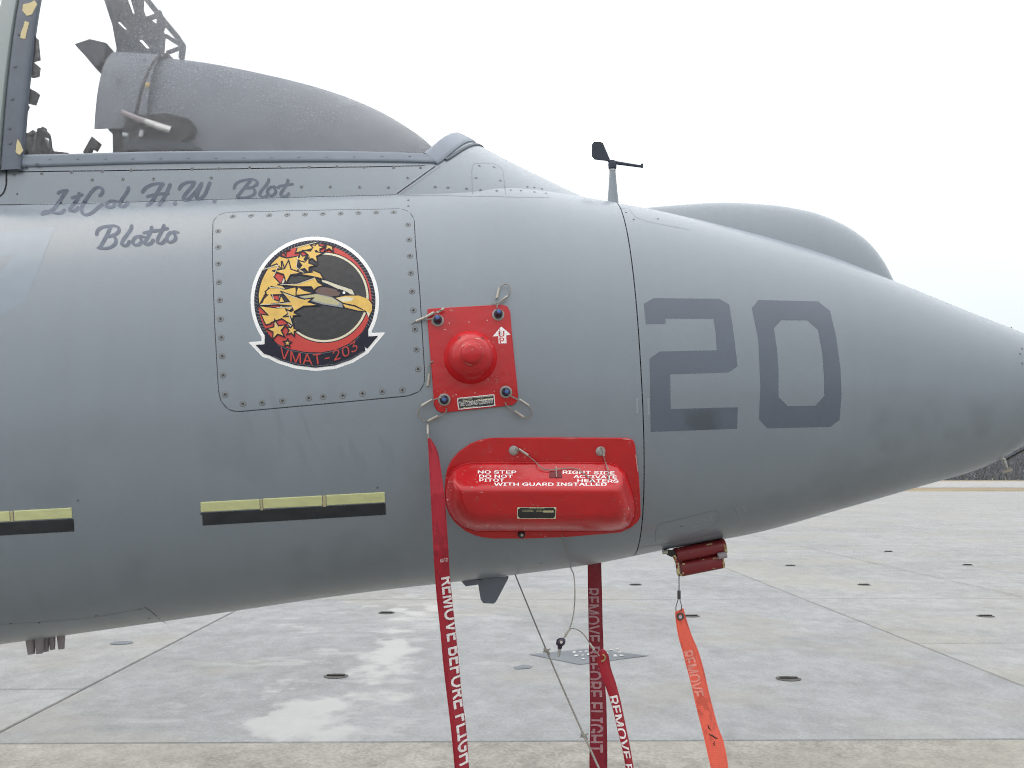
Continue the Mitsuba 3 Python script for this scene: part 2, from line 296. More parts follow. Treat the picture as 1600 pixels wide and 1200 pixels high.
def tube(pts, r, sides=7, caps=True):
    p = np.asarray(pts, float); k = len(p); t = nrm(np.gradient(p, axis=0))
    a = np.cross(t[0], [0.3, 0.2, 0.93]); fr = []
    for i in range(k):
        a = a - t[i] * (a @ t[i]); a = a / np.linalg.norm(a); fr.append((a, np.cross(t[i], a)))
    ang = np.arange(sides) * 2 * np.pi / sides; rr = np.broadcast_to(r, (k,))
    v = np.vstack([p[i] + rr[i] * (np.cos(ang)[:, None] * fr[i][0] + np.sin(ang)[:, None] * fr[i][1]) for i in range(k)])
    i, j = np.meshgrid(np.arange(k - 1), np.arange(sides), indexing="ij"); i, j = i.ravel(), j.ravel(); j2 = (j + 1) % sides
    f = np.vstack([np.c_[i * sides + j, i * sides + j2, (i + 1) * sides + j2], np.c_[i * sides + j, (i + 1) * sides + j2, (i + 1) * sides + j]])
    if caps:
        v = np.vstack([v, p[:1], p[-1:]]); m = k * sides; q = np.arange(sides); q2 = (q + 1) % sides
        f = np.vstack([f, np.c_[np.full(sides, m), q2, q], np.c_[np.full(sides, m + 1), (k - 1) * sides + q, (k - 1) * sides + q2]])
    m = trimesh.Trimesh(v, f, process=False); m.fix_normals() if len(f) < 400 else None
    return m
def basis(n):
    n = nrm(np.asarray(n, float)); a = nrm(np.cross([0, 0, 1.0], n)) if abs(n[2]) < 0.95 else np.array([1.0, 0, 0])
    return a, np.cross(n, a), n
def lathe(profile, origin, axis, sides=40):
    """revolved (radius, height) profile round an axis"""
    pr = np.asarray(profile, float); a, b, n = basis(axis); ang = np.arange(sides) * 2 * np.pi / sides
    v = np.vstack([origin + r * (np.cos(ang)[:, None] * a + np.sin(ang)[:, None] * b) + h * n for r, h in pr])
    k = len(pr); i, j = np.meshgrid(np.arange(k - 1), np.arange(sides), indexing="ij"); i, j = i.ravel(), j.ravel(); j2 = (j + 1) % sides
    f = np.vstack([np.c_[i * sides + j, i * sides + j2, (i + 1) * sides + j2], np.c_[i * sides + j, (i + 1) * sides + j2, (i + 1) * sides + j]])
    m = trimesh.Trimesh(v, f, process=False)
    f = f[m.area_faces > 1e-12]
    return trimesh.Trimesh(v, f, process=False)
def grid_mesh(P, flip=False):
    h, w = P.shape[:2]; i, j = np.meshgrid(np.arange(h - 1), np.arange(w - 1), indexing="ij"); i, j = i.ravel(), j.ravel()
    a, b, c, d = i * w + j, i * w + j + 1, (i + 1) * w + j + 1, (i + 1) * w + j
    f = np.vstack([np.c_[a, b, c], np.c_[a, c, d]])
    return trimesh.Trimesh(P.reshape(-1, 3), f[:, ::-1] if flip else f, process=False)
def extrude_along(poly, P0, ax, ay, az, depth):
    """a 2-D polygon in the plane (ax, ay) through P0, extruded by depth along az, centred"""
    ms = []
    for g in getattr(poly, "geoms", [poly]):
        m = trimesh.creation.extrude_polygon(g, depth, engine="earcut"); v = np.array(m.vertices)
        m = trimesh.Trimesh(P0 + v[:, :1] * ax + v[:, 1:2] * ay + (v[:, 2:] - depth / 2) * az, m.faces, process=False); m.fix_normals(); ms.append(m)
    return trimesh.util.concatenate(ms)
def plane_plate(px, Y, depth, hole=None):
    """a plate of real thickness standing in the plane y = Y, outlined by pixel corners"""
    poly = sg.Polygon(at(px, Y)[:, [0, 2]])
    for h in hole or []: poly = poly.difference(sg.Polygon(at(h, Y)[:, [0, 2]]))
    return extrude_along(poly, np.array([0, Y, 0.0]), np.array([1.0, 0, 0]), np.array([0, 0, 1.0]), np.array([0, 1.0, 0]), depth)
def text_tris(text, bold=False):
    """flat lettering: points in capital heights and triangles, left edge and baseline at 0"""
    m = meshkit.text_mesh(text, 1.0, 0.01, bold); keep = m.face_normals[:, 2] > 0.5
    f = np.array(m.faces)[keep]; u, inv = np.unique(f, return_inverse=True); v = np.array(m.vertices)[u][:, :2]
    v[:, 0] -= v[:, 0].min()
    return v, inv.reshape(-1, 3)
def refine2(v, f, size):
    v3, f = trimesh.remesh.subdivide_to_size(np.c_[v, np.zeros(len(v))], f, size, max_iter=10)
    m = trimesh.Trimesh(v3, f, process=True); return np.array(m.vertices)[:, :2], np.array(m.faces)
def text_box(text, p0, p1, height, bold=False, shear=0.0, up=None):
    """lettering fitted from pixel p0 to p1 along its baseline: pixel points and faces"""
    v, f = text_tris(text, bold); v, f = refine2(v, f, 0.6)
    p0, p1 = np.array(p0, float), np.array(p1, float); d = p1 - p0
    up = np.array([d[1], -d[0]]) / np.linalg.norm(d) if up is None else np.array(up, float)
    x = v[:, :1] / v[:, 0].max()
    return p0 + x * d + v[:, 1:] * height * (up + shear * d / np.linalg.norm(d)), f
def on_skin(px, lift, f=f_any):
    p, n = hit(px, f); return p + n * np.broadcast_to(lift, (len(p),))[:, None]
def toward(px, lift, f=f_any):
    """points on the sight of each pixel, the given distance out from the skin"""
    p, n = hit(px, f); d = nrm(CAM - p); c = np.einsum("ij,ij->i", d, n)
    return p + d * (np.broadcast_to(lift, (len(p),)) / np.maximum(c, 0.5))[:, None]
# ------------------------------------------------------------------ the setting: concrete apron, strips of grass, far wood
rnd = random.Random(4)
def sheet(name, x0, x1, y0, y1, z, m, nx=2, ny=2):
    key = thing(name, kind="structure")
    X, Y = np.meshgrid(np.linspace(x0, x1, nx), np.linspace(y0, y1, ny))
    scene[key] = mikit.ply(grid_mesh(np.stack([X, Y, np.full_like(X, z)], -1)), m)
sheet("ground", -3000, 3000, -60, 5000, -0.06, "dry_grass")
sheet("joint_filler_bed", -75, 90, -10, 109, -0.018, "joint_dark")
sheet("taxiway", -900, 900, 146, 350, -0.01, "concrete_far")
apron = thing("concrete_apron", kind="structure")
jy = [6.2, 13.2, 20.2, 27.2, 34.2, 41.2, 109]
jx = [-75, -38.6, -24.5, -17.4, -10.3, -3.12, 4.06, 10.1, 16.1, 22.1, 28.1, 36.0, 60.0, 90]
def paving(x0, x1, y0, y1, m, g=0.009, skew=0.0):
    g2 = g
    c = [(x0 + g, y0 + g2), (x1 - g, y0 + g2), (x1 - g, y1 - g2), (x0 + g, y1 - g2)]
    b = 0.008
    top = np.array([(x + (b if k in (0, 3) else -b), y + (b if k in (0, 1) else -b), 0.0) for k, (x, y) in enumerate(c)])
    rim = np.array([(x, y, -0.008) for x, y in c]); low = np.array([(x, y, -0.017) for x, y in c])
    v = np.vstack([top, rim, low]); f = [(0, 1, 2), (0, 2, 3)]
    for o in (0, 4):
        for k in range(4):
            a, d = k + o, (k + 1) % 4 + o
            f += [(a + 4, d + 4, d), (a + 4, d, a)]
    part(apron, "slab", trimesh.Trimesh(v, f, process=False), m)
for i in range(len(jx) - 1):
    paving(jx[i], jx[i + 1], -8, jy[0], "concrete_warm")
    ys = list(jy)
    if jx[i + 1] < -3: ys = [6.2, 7.75, 15, 22, 29, 36, 43, 109]
    elif jx[i] > 4: ys = [6.2, 9.7, 13.2, 20.2, 27.2, 34.2, 41.2, 109]
    for a, b in zip(ys[:-1], ys[1:]):
        paving(jx[i], jx[i + 1], a, b, "concrete_pale" if jx[i] == -3.12 else "concrete_pale_two", .010 if jx[i] < 0 else .007)
# saw cuts half way across the right-hand bays are joints of their own
for x in (7.04, 13.1):
    X, Y = np.meshgrid([x - .006, x + .006], np.linspace(6.25, 60, 2))
    part(apron, "saw_cut", grid_mesh(np.stack([X, Y, np.full_like(X, 0.004)], -1)), "patch_grey")

anchors = [((525, 1057), "dark round tie down point left of the long red streamer"), ((1232, 1061), "dark round tie down point right of the orange streamer, largest one there"),
           ((1540, 963), "dark tie down point at the right edge, alone beyond the diagonal joint"), ((1350, 914), "dark tie down point in the middle of the right apron"),
           ((1235, 884), "small far tie down point just under the tapering belly, left one of two"), ((1512, 883), "small far tie down point near the right edge beyond the joint"),
           ((1080, 963), "dark tie down point right behind the top of the orange streamer"), ((604, 958), "flat dark tie down point beside the white stains under the belly"),
           ((1388, 862), "tiny far tie down point beyond the diagonal joint, upper middle of the right apron"), ((190, 1005), "faint grey tie down point on the left bay beyond the joint"),
           ((993, 914), "small dark tie down point seen right of the hanging streamer under the belly")]
for (px, lab) in anchors:
    c = ground_at([px])[0]; k = thing("tie_down_anchor", lab, "tie-down", "tie down points set in the apron")
    r = 0.095
    part(k, "dish", lathe([(r + .004, .0042), (r, .0055), (r * .8, .0055), (r * .35, .0045), (0.001, .0042)], c, [0, 0, 1], 24), "iron_dark", smooth=30) if px[1] != 1005 else part(k, "dish", lathe([(r + .012, .0045), (r, .006), (r * .35, .0045), (0.001, .0042)], c, [0, 0, 1], 24), "patch_grey", smooth=30)
    if px[1] != 1005: part(k, "bar", tube([c + [-r * .75, 0, .012], c + [r * .75, 0, .012]], .009, 6), "iron_dark")

def flat_poly(pts, z):
    v, f = tri_poly(sg.Polygon(pts), 5.0); return trimesh.Trimesh(np.c_[v, np.full(len(v), z)], f, process=False)
k = thing("painted_ground_marking", "grey painted diamond patch with white lettering on the concrete behind the hanging pin", "ground marking")
part(k, "patch", flat_poly(ground_at([(826, 1023), (920, 1014), (1014, 1025), (905, 1039)])[:, :2], 0.004), "patch_grey")
gl = []
c0 = ground_at([(896, 1027)])[0]; c1 = ground_at([(974, 1021)])[0]
r_ = random.Random(8)
for j in range(3):
    for i in range(8):
        p = c0 + (c1 - c0) * (i + .2 * r_.random()) / 8 + np.array([0.0, -.16 + .17 * j, 0])
        if r_.random() < .8:
            w, h = r_.uniform(.03, .055), r_.uniform(.05, .11)
            gl.append(flat_poly([(p[0], p[1]), (p[0] + w, p[1] + .01), (p[0] + w * .9, p[1] + h), (p[0] + w * .3, p[1] + h * .9)], 0.008))
part(k, "worn_lettering", gl, "patch_white", kind="stuff")
k = thing("small_ground_patch", "small grey patch on the concrete left of the diamond marking", "ground marking")
part(k, "patch", flat_poly(ground_at([(802, 1043), (818, 1039), (832, 1041), (828, 1045), (806, 1046)])[:, :2], 0.004), "patch_grey")

# far wood: bare trunks and needle clumps in one mass
def wood():
    R = np.random.default_rng(5); n = 2300
    vs, fs, k = [], [], 0; vl, fl, kl = [], [], 0
    for i in range(n):
        x, y = R.uniform(-300, 480), 470 + R.uniform(0, 60); h = R.uniform(17, 25); r = R.uniform(.16, .34); lean = R.uniform(-.5, .5)
        a = np.array([0, 2.1, 4.2]) + R.uniform(0, 6)
        b = np.c_[x + r * np.cos(a), y + r * np.sin(a), np.zeros(3)]; t = np.c_[x + lean + .3 * r * np.cos(a), y + .3 * r * np.sin(a), np.full(3, h)]
        vs.append(np.vstack([b, t])); fs.append(np.array([(0, 1, 4), (0, 4, 3), (1, 2, 5), (1, 5, 4), (2, 0, 3), (2, 3, 5)]) + k); k += 6
        m = 80
        c = np.c_[x + R.normal(0, 1.7, m), y + R.normal(0, 1.7, m), h * (0.05 + .98 * R.random(m) ** .7)]
        q = R.normal(0, 1, (m, 3, 3)) * np.array([.7, .7, 2.2])
        vl.append((c[:, None] + q).reshape(-1, 3)); fl.append(np.arange(m * 3).reshape(-1, 3) + kl); kl += m * 3
    return trimesh.Trimesh(np.vstack(vs), np.vstack(fs), process=False), trimesh.Trimesh(np.vstack(vl), np.vstack(fl), process=False)
wt, wl = wood()
k = thing("far_woodland", "dark blue grey line of trees beyond the airfield", "trees", kind="stuff")
part(k, "trunks", wt, "bark_grey", kind="stuff"); part(k, "foliage", wl, "far_leaf", kind="stuff")

# ------------------------------------------------------------------ the aircraft
jet = thing("fighter_jet", "grey military jet nose with number 20, squadron emblem and half of its cockpit", "aircraft")
def barrel(s0, s1, ns, nt=420, lip0=0.0, lip1=0.0):
    s = np.linspace(s0, s1, ns); sc, ins = s.copy(), np.zeros(ns)
    if lip0: sc = np.r_[s0 + .001, sc]; ins = np.r_[lip0, ins]
    if lip1: sc = np.r_[sc, s1 - .001]; ins = np.r_[ins, lip1]
    th = np.linspace(0, 2 * np.pi, nt + 1); c, sn = np.cos(th), np.sin(th)
    t, l, w = ZT(sc), ZB(sc), WB(sc); ins = ins[:, None]
    y = (w[:, None] - ins) * np.sign(c) * np.abs(c) ** (2 / NB); z = ((t + l) / 2)[:, None] + ((t - l)[:, None] / 2 - ins) * np.sign(sn) * np.abs(sn) ** (2 / NB)
    m = grid_mesh(b2w(np.stack([np.broadcast_to(sc[:, None], y.shape), y, z], -1)))
    m.merge_vertices(); m.fix_normals(); return m
SJ = 0.462
part(jet, "fuselage", barrel(-2.9, SJ - .0018, 230, lip1=.02), "paint_grey", smooth=35)
part(jet, "nose_cone", barrel(SJ + .0018, 2.355, 150, lip0=.02), "paint_grey", smooth=35)
m = barrel(SJ - .0022, SJ + .0022, 2, 200); m.apply_transform(trimesh.transformations.scale_matrix(0.994, b2w([SJ, 0, .03]))); part(jet, "nose_joint_ring", m, "seam_dark", smooth=35)

# windscreen fairing and glass share one streamlined shape
_a, _ = hit([(20, 254), (350, 247), (672, 249)], f_fair); _a = w2b(_a)
S1 = _a[2, 0]; SILL = np.polyfit(_a[:, 0], _a[:, 2], 1)
def zsill(s): return SILL[0] * np.asarray(s) + SILL[1]
_ss = np.linspace(-.4, .2, 200); _u = project(b2w(np.c_[_ss, 0 * _ss, ZF(_ss)]))[:, 0]
STOP = float(np.interp(731, _u, _ss))
def fair_pt(s, g, side=-1):
    """point of the shape at station s, height fraction g above the sill"""
    s = np.asarray(s, float); zs = zsill(s); z = zs + (ZF(s) - zs) * g
    q = np.clip((z - .5) / (ZF(s) - .5), 0, 1); y = WF(s) * (1 - q ** NF) ** (1 / NF)
    return np.stack([s, side * y, z], -1)
def s_arch(g): return S1 + (STOP - S1) * np.asarray(g) ** .75
def section(s, nt, zlo=.5):
    th = np.linspace(0, np.pi, nt); c, sn = np.cos(th), np.sin(th)
    y = WF(s)[:, None] * np.sign(c) * np.abs(c) ** (2 / NF); z = zlo + (ZF(s)[:, None] - zlo) * np.abs(sn) ** (2 / NF)
    return np.stack([np.broadcast_to(s[:, None], y.shape), y, z], -1)
P = section(np.linspace(-2.9, .549, 420), 260)
m = grid_mesh(b2w(P)); cb = P.reshape(-1, 3)[m.faces].mean(1)
g_ = np.clip((cb[:, 2] - zsill(cb[:, 0])) / (ZF(np.clip(cb[:, 0], -3, .55)) - zsill(cb[:, 0])), 0, 1)
m.update_faces(~((cb[:, 2] > zsill(cb[:, 0])) & (cb[:, 0] < s_arch(g_)))); m.fix_normals()
if m.face_normals[np.argmin(m.triangles_center[:, 1]), 1] > 0: m.invert()
part(jet, "windscreen_fairing", m, "paint_grey", smooth=35)

SREAR = -1.603
phi = np.linspace(0, np.pi / 2, 70); G = np.sin(phi)
rows = [(g, -1) for g in G] + [(g, 1) for g in G[::-1][1:]]
u = np.linspace(0, 1, 90)
def glass_rows(sa_fn, sr_fn): return np.stack([fair_pt(sr_fn(g) + (sa_fn(g) - sr_fn(g)) * u, g, sd) for g, sd in rows])
def s_bow(g): return SREAR + .0 * np.asarray(g)
m = grid_mesh(b2w(glass_rows(s_arch, s_bow))); 
part(jet, "windscreen", m, "dust_glare_glass", smooth=True)
m = grid_mesh(b2w(glass_rows(lambda g: s_bow(g) - .03, lambda g: -2.85 + 0 * g)))
part(jet, "canopy_glass", m, "dust_glare_glass", smooth=True)

def band(path_b, width, thick, lift=0.0, off=0.0):
    """a strip of frame metal following the shape: body points -> mesh with rounded edges"""
    p = np.asarray(path_b); g = np.stack([(f_fair(p + e) - f_fair(p - e)) for e in np.eye(3) * 2e-3], -1); n = nrm(g)
    t = nrm(np.gradient(p, axis=0)); s = nrm(np.cross(t, n)); p = p + s * off
    prof = [(-.5, -.3), (-.5, .55), (-.42, .9), (-.3, 1), (.3, 1), (.42, .9), (.5, .55), (.5, -.3)]
    V = np.stack([p + s * (a * width) + n * (b * thick + lift) for a, b in prof], 1)
    m = grid_mesh(b2w(V)); m.fix_normals(); 
    return m
def oriented_out(m):
    c = b2w([[-.8, 0, .6]])[0]
    if (np.einsum("ij,ij->i", m.face_normals, m.triangles_center - c)).mean() < 0: m.invert()
    return m
for sd, lab in ((-1, None), (1, None)):
    path = fair_pt(np.linspace(-2.85, S1 + .03, 160), .004, sd)
    part(jet, "sill_frame", oriented_out(band(path, .043, .009)), "paint_frame", smooth=40)
ga = np.sin(np.linspace(.0, np.pi / 2, 80)); arch = np.vstack([fair_pt(s_arch(ga), ga, -1), fair_pt(s_arch(ga[::-1][1:]), ga[::-1][1:], 1)])
part(jet, "windscreen_arch", oriented_out(band(arch, .070, .010)), "paint_frame", smooth=40)
arch2 = np.vstack([fair_pt(s_arch(ga) + .052, ga * .97, -1), fair_pt(s_arch(ga[::-1]) + .052, ga[::-1] * .97, 1)])
part(jet, "arch_seal", oriented_out(band(arch2, .012, .006)), "seam_soft", smooth=40)
gb = np.r_[-.035, -.02, ga]; bow = fair_pt(s_bow(gb), gb, -1)
part(jet, "canopy_bow", oriented_out(band(bow, .070, .022)), "bow_paint", smooth=40, label="dark rounded canopy frame with chipped edge")
part(jet, "canopy_rear_bow", oriented_out(band(bow - [.068, 0, 0], .060, .024)), "aft_paint", smooth=40)
chips = trimesh.util.concatenate([])
def chip_on(poly, lift, m, name, edge=6.0):
    part(jet, name, decal(sg.Polygon(poly), lift, edge, f_fair), m)
chip_on([(50, 12), (58, 8), (62, 14), (54, 30), (46, 32), (39, 24), (40, 14)], .0235, "chip_primer", "chipped_patch")
chip_on([(43, 40), (50, 42), (46, 58), (44, 68), (36, 66), (37, 58), (41, 48)], .0235, "chip_primer", "chipped_patch")
chip_on([(33, 222), (37, 228), (42, 240), (36, 247), (30, 243), (31, 230)], .0235, "chip_primer", "chipped_patch")
# hooks and latches along the inside of the bow
for px in ([(45, 52), (58, 60), (61, 92), (50, 95), (44, 80)], [(46, 93), (61, 104), (59, 118), (48, 120)], [(44, 138), (60, 146), (54, 163), (42, 160)], [(40, 160), (44, 165), (41, 172), (37, 168)]):
    part(jet, "canopy_latch", plane_plate(px, 3.42, .03), "cockpit_black")

# coaming, instrument hood and what shows under the glass
SJc = np.array([-1.45, -1.3, -1.1, -.8, -.5, -.235, -.135]); ZJ = Pch(SJc, [1.3901, 1.3778, 1.3528, 1.284, 1.186, 1.028, 0.915]); WJ = Pch(SJc, [.235, .235, .235, .225, .18, .095, .04])
def hood(s, nt, zlo, grow=0.0, lean=0.0):
    th = np.linspace(0, np.pi, nt); c, sn = np.cos(th), np.sin(th)
    y = (WJ(s)[:, None] + grow) * np.sign(c) * np.abs(c) ** (2 / 2.2); z = zlo + (ZJ(s)[:, None] - zlo + grow) * np.abs(sn) ** (2 / 2.2)
    return np.stack([s[:, None] - lean * (ZJ(s)[:, None] - z), y, z], -1)
m = grid_mesh(b2w(hood(np.linspace(-1.215, -.137, 130), 90, .80))); m.fix_normals(); part(jet, "glare_shield", oriented_out(m), "cockpit_grey", smooth=40)
m = grid_mesh(b2w(hood(np.linspace(-1.345, -1.165, 24), 90, 1.02, .006, .05))); part(jet, "instrument_hood", oriented_out(m), "cockpit_grey", smooth=40)
m2 = tube(b2w(hood(np.array([-1.165, -1.164]), 60, 1.0, .008, .18)[0]), .006, 6); part(jet, "hood_seam", m2, "cockpit_black", smooth=40)
def bbox(b0, b1, rot=None):
    b0, b1 = np.array(b0, float), np.array(b1, float); m = trimesh.creation.box(b1 - b0); m.apply_translation((b0 + b1) / 2)
    m.vertices = b2w(m.vertices); return m
part(jet, "instrument_panel", bbox((-1.315, -.2, .70), (-1.20, .2, 1.05)), "cockpit_black")
part(jet, "hood_lining", bbox((-1.33, -.2, 1.03), (-1.2, .2, 1.12)), "hud_dark")
part(jet, "recess_shade_plate", plane_plate([(194, 206), (204, 181), (235, 182), (262, 179), (298, 188), (306, 198), (301, 214), (276, 226), (200, 224)], 3.41, .03), "cockpit_black")  # solid black plate standing for the shade inside the cavity
part(jet, "console_tube", tube(at([(190, 176), (215, 186), (268, 202)], 3.385), .011, 10), "tube_grey", smooth=40)
part(jet, "console_tube", tube(at([(228, 192), (250, 200), (268, 205)], 3.385), .016, 10), "steel", smooth=40)
part(jet, "console_switch", tube(at([(222, 204), (220, 214)], 3.388), .008, 8), "pale_stencil")
part(jet, "console_switch", tube(at([(192, 210), (200, 212)], 3.388), .008, 8), "pale_stencil")
part(jet, "console_box", plane_plate([(194, 222), (200, 219), (300, 226), (318, 236), (200, 237)], 3.40, .04), "hud_dark")
part(jet, "hand_grip", plane_plate([(132, 240), (146, 215), (157, 224), (150, 236), (144, 232), (141, 241)], 3.5, .03), "cockpit_black")
blob = [tube(at([(42, 210), (52, 210), (62, 207)], 3.5), .006, 6), tube(at([(60, 240), (62, 214), (70, 200)], 3.5), [.022, .018, .010], 8), tube(at([(46, 242), (50, 214), (56, 206)], 3.52), [.028, .022, .012], 8),
        tube(at([(73, 238), (80, 230), (78, 214), (70, 205)], 3.5), .005, 6), tube(at([(60, 205), (66, 206), (76, 213)], 3.48), [.012, .014, .010], 8), plane_plate([(42, 242), (45, 222), (70, 215), (79, 230), (81, 243)], 3.53, .05),
        plane_plate([(80, 242), (80, 237), (108, 240), (108, 244)], 3.5, .02)]
part(jet, "throttle_cluster", blob, "cockpit_black", smooth=40)
hud = jet + "__head_up_display"
def hud_side(Y):
    main = sg.Polygon([(150, -40), (205, -40), (226, 26), (246, 40), (252, 86), (184, 84), (176, 40)])
    for h in ([(181, 34), (187, 34), (200, 48), (193, 46)], [(215, 62), (222, 62), (238, 80), (230, 79)], [(196, -5), (203, -5), (211, 22), (206, 22)]): main = main.difference(sg.Polygon(h))
    arms = unary_union([sg.LineString(l).buffer(w) for l, w in (([(203, -38), (232, 4), (256, 34), (276, 58), (285, 72), (283, 90)], 3.5), ([(218, 34), (246, 24)], 3.2), ([(218, 38), (220, -5)], 3.2), ([(230, 52), (250, 50), (256, 36)], 3.0), ([(248, 20), (250, 82)], 3.4),
                        ([(258, 56), (284, 72)], 2.4), ([(262, 82), (284, 74)], 2.4), ([(222, 52), (252, 52)], 3.0), ([(254, 60), (252, 84)], 2.4)) ])
    poly = unary_union([main, arms]); out = []
    for g in getattr(poly, "geoms", [poly]):
        q = sg.Polygon(at(np.array(g.exterior.coords), Y)[:, [0, 2]], [at(np.array(i.coords), Y)[:, [0, 2]] for i in g.interiors])
        out.append(extrude_along(q, np.array([0, Y, 0.0]), np.array([1.0, 0, 0]), np.array([0, 0, 1.0]), np.array([0, 1.0, 0]), .008))
    return trimesh.util.concatenate(out)
part(jet, "head_up_display", hud_side(3.585), "hud_dark")
part(hud, "far_bracket", hud_side(3.575 + .11).apply_translation([0.005, 0, 0]), "hud_dark")
for q in ((186, 80), (232, 80)): part(hud, "cross_tie", tube([at([q], 3.585)[0], at([q], 3.585)[0] + [0, .1, 0]], .012, 8), "hud_dark")
part(jet, "gun_sight_hood", plane_plate([(127, 80), (150, 72), (176, 78), (172, 100), (160, 118), (145, 100)], 3.60, .12), "hud_dark")
for q, r in (((185, 123), 4.5), ((231, 133), 4.5), ((226, 94), 3.0)):
    p = at([q], 3.425)[0]; part(jet, "hood_screw", lathe([(r * .0021, 0), (r * .0021, .004), (.0005, .005)], p, [-.05, -1, .1], 12), "brass" if q[0] == 231 else "rivet_mark")

# sensor blister on top of the nose
SG = np.array([.45, .65, .85, 1.05, 1.2, 1.3, 1.4, 1.46, 1.50, 1.52]); ZG = Pch(SG, [0.7066, 0.7226, 0.7278, 0.7118, 0.6815, 0.6413, 0.5724, 0.4927, 0.3847, 0.279]); WG = Pch(SG, [.05, .09, .12, .135, .14, .138, .128, .116, .098, .06])
BG = Pch(SG, [.55, .5, .45, .38, .34, .30, .27, .25, .23, .22])
s = np.r_[np.linspace(.45, 1.4, 110), np.linspace(1.4, 1.519, 50)[1:]]; th = np.linspace(0, np.pi, 120); c, sn = np.cos(th), np.sin(th)
y = WG(s)[:, None] * np.sign(c) * np.abs(c) ** (2 / 2.2); z = BG(s)[:, None] + (ZG(s) - BG(s))[:, None] * np.abs(sn) ** (2 / 2.2)
m = grid_mesh(b2w(np.stack([np.broadcast_to(s[:, None], y.shape), y, z], -1))); m.fix_normals()
if m.face_normals[:, 2].mean() < 0: m.invert()
part(jet, "sensor_blister", m, "paint_grey", smooth=40)

# wind vane in front of the windscreen
va = jet + "__yaw_vane"; Yv = 3.62
base, topv = at([(958, 322)], Yv)[0], at([(957, 267)], Yv)[0]; ax = nrm(topv - base); h = np.linalg.norm(topv - base)
part(jet, "yaw_vane", lathe([(.026, -.02), (.0225, 0), (.0165, h * .5), (.0115, h), (.001, h + .001)], base, ax, 24), "paint_grey", smooth=40)
part(va, "collar", lathe([(.0115, 0), (.0125, .002), (.0125, .007), (.010, .008)], topv - ax * .002, ax, 20), "steel", smooth=30)
part(va, "hub", lathe([(.011, .006), (.015, .010), (.016, .026), (.012, .038), (.004, .041), (.0005, .041)], topv, ax, 16), "hud_dark", smooth=40)
part(va, "fin", plane_plate([(954, 252), (942, 224), (938, 222), (928, 222), (925, 226), (925, 244), (929, 249)], Yv, .006), "hud_dark")
part(va, "arm", tube(at([(950, 251), (960, 254), (1001, 260), (1003, 260)], Yv), [.006, .007, .005, .006], 8), "hud_dark", smooth=40)
part(va, "arm_tip", tube(at([(1003.2, 256), (1003, 262)], Yv), .0045, 8), "hud_dark", smooth=40)

# blade aerial, drain pipes, probe
Yc = 3.60
part(jet, "blade_antenna", extrude_along(sg.Polygon(at([(746, 905), (751, 936), (755, 942), (771, 943), (775, 940), (796, 900)], Yc)[:, [0, 2]]).buffer(-.004).buffer(.004), np.array([0, Yc, 0.0]), np.array([1.0, 0, 0]), np.array([0, 0, 1.0]), np.array([0, 1.0, 0]), .016), "paint_mark", smooth=30)
part(jet, "antenna_base", plane_plate([(720, 906), (728, 915), (750, 912), (752, 905)], Yc, .05), "paint_mark")
for a, b_, w in (((46, 985), (49, 1022), 7.5), ((61, 985), (62, 1021), 7.5), ((72, 985), (72, 1018), 5.5), ((81, 985), (82, 1015), 5.5), ((95, 985), (96, 1014), 6.5)):
    part(jet, "drain_pipe", tube(at([a, b_], 3.64 - .04 * (w > 7)), [w * .0025, w * .0016], 14), "tube_grey", smooth=50)
part(jet, "tow_probe", tube(at([(1560, 714), (1568, 718), (1573, 732)], 3.62), [.007, .008, .006], 8), "steel", smooth=40)
part(jet, "tow_probe_tip", tube(at([(1567, 737), (1580, 733)], 3.62), [.007, .009], 8), "ferrule_metal", smooth=40)
part(jet, "nose_latch", tube(at([(1570, 720), (1582, 713), (1600, 703)], 3.62), .004, 6), "wire_dark")
# ------------------------------------------------------------------ lines, panels and fasteners on the skin
def seam(pts, w=.0022, m="seam_dark", lift=.0005, parent=jet, name="seam", f=f_any): return part(parent, name, ribbon(pts, w, lift, f=f), m)
seam([(30, 268.5), (150, 267), (350, 264), (560, 261), (664, 259)], .0035)                       # under the sill frame
seam([(0, 320), (90, 319), (200, 316), (330, 312), (480, 308), (618, 304.5)], .0022)               # crease
seam([(618, 304.5), (700, 306), (800, 308), (860, 309)], .0016, "seam_soft")
seam([(620, 303), (648, 283), (680, 260)], .004); seam([(627, 303), (655, 284), (688, 260)], .0016, "seam_soft")
seam([(8, 236), (10, 262), (10, 288), (7, 300), (0, 307)], .006)
seam([(738, 303), (737, 262), (741, 255), (772, 256), (781, 260), (786, 268), (790, 304)], .0016, "seam_soft")
seam([(970, 325), (983, 326), (986, 331), (993, 340), (1010, 346), (1040, 352), (1080, 360)], .0014, "seam_soft")
seam([(1025, 852), (1024, 826), (1030, 819), (1118, 797), (1124, 800), (1122, 816)], .0018, "seam_soft"); seam([(1025, 852), (1060, 846), (1122, 816)], .0012, "seam_soft")
seam([(995, 856), (1030, 851), (1075, 843), (1128, 830)], .0018, "seam_soft")
seam([(226, 948), (240, 958), (252, 970), (262, 975)], .0028)
seam([(0, 976), (60, 972), (140, 966), (226, 950)], .0012, "seam_soft")
seam([(1372, 383), (1375, 400), (1375, 422)], .0018, "seam_soft", f=lambda b: np.minimum(f_any(b), 9.0)) if False else None

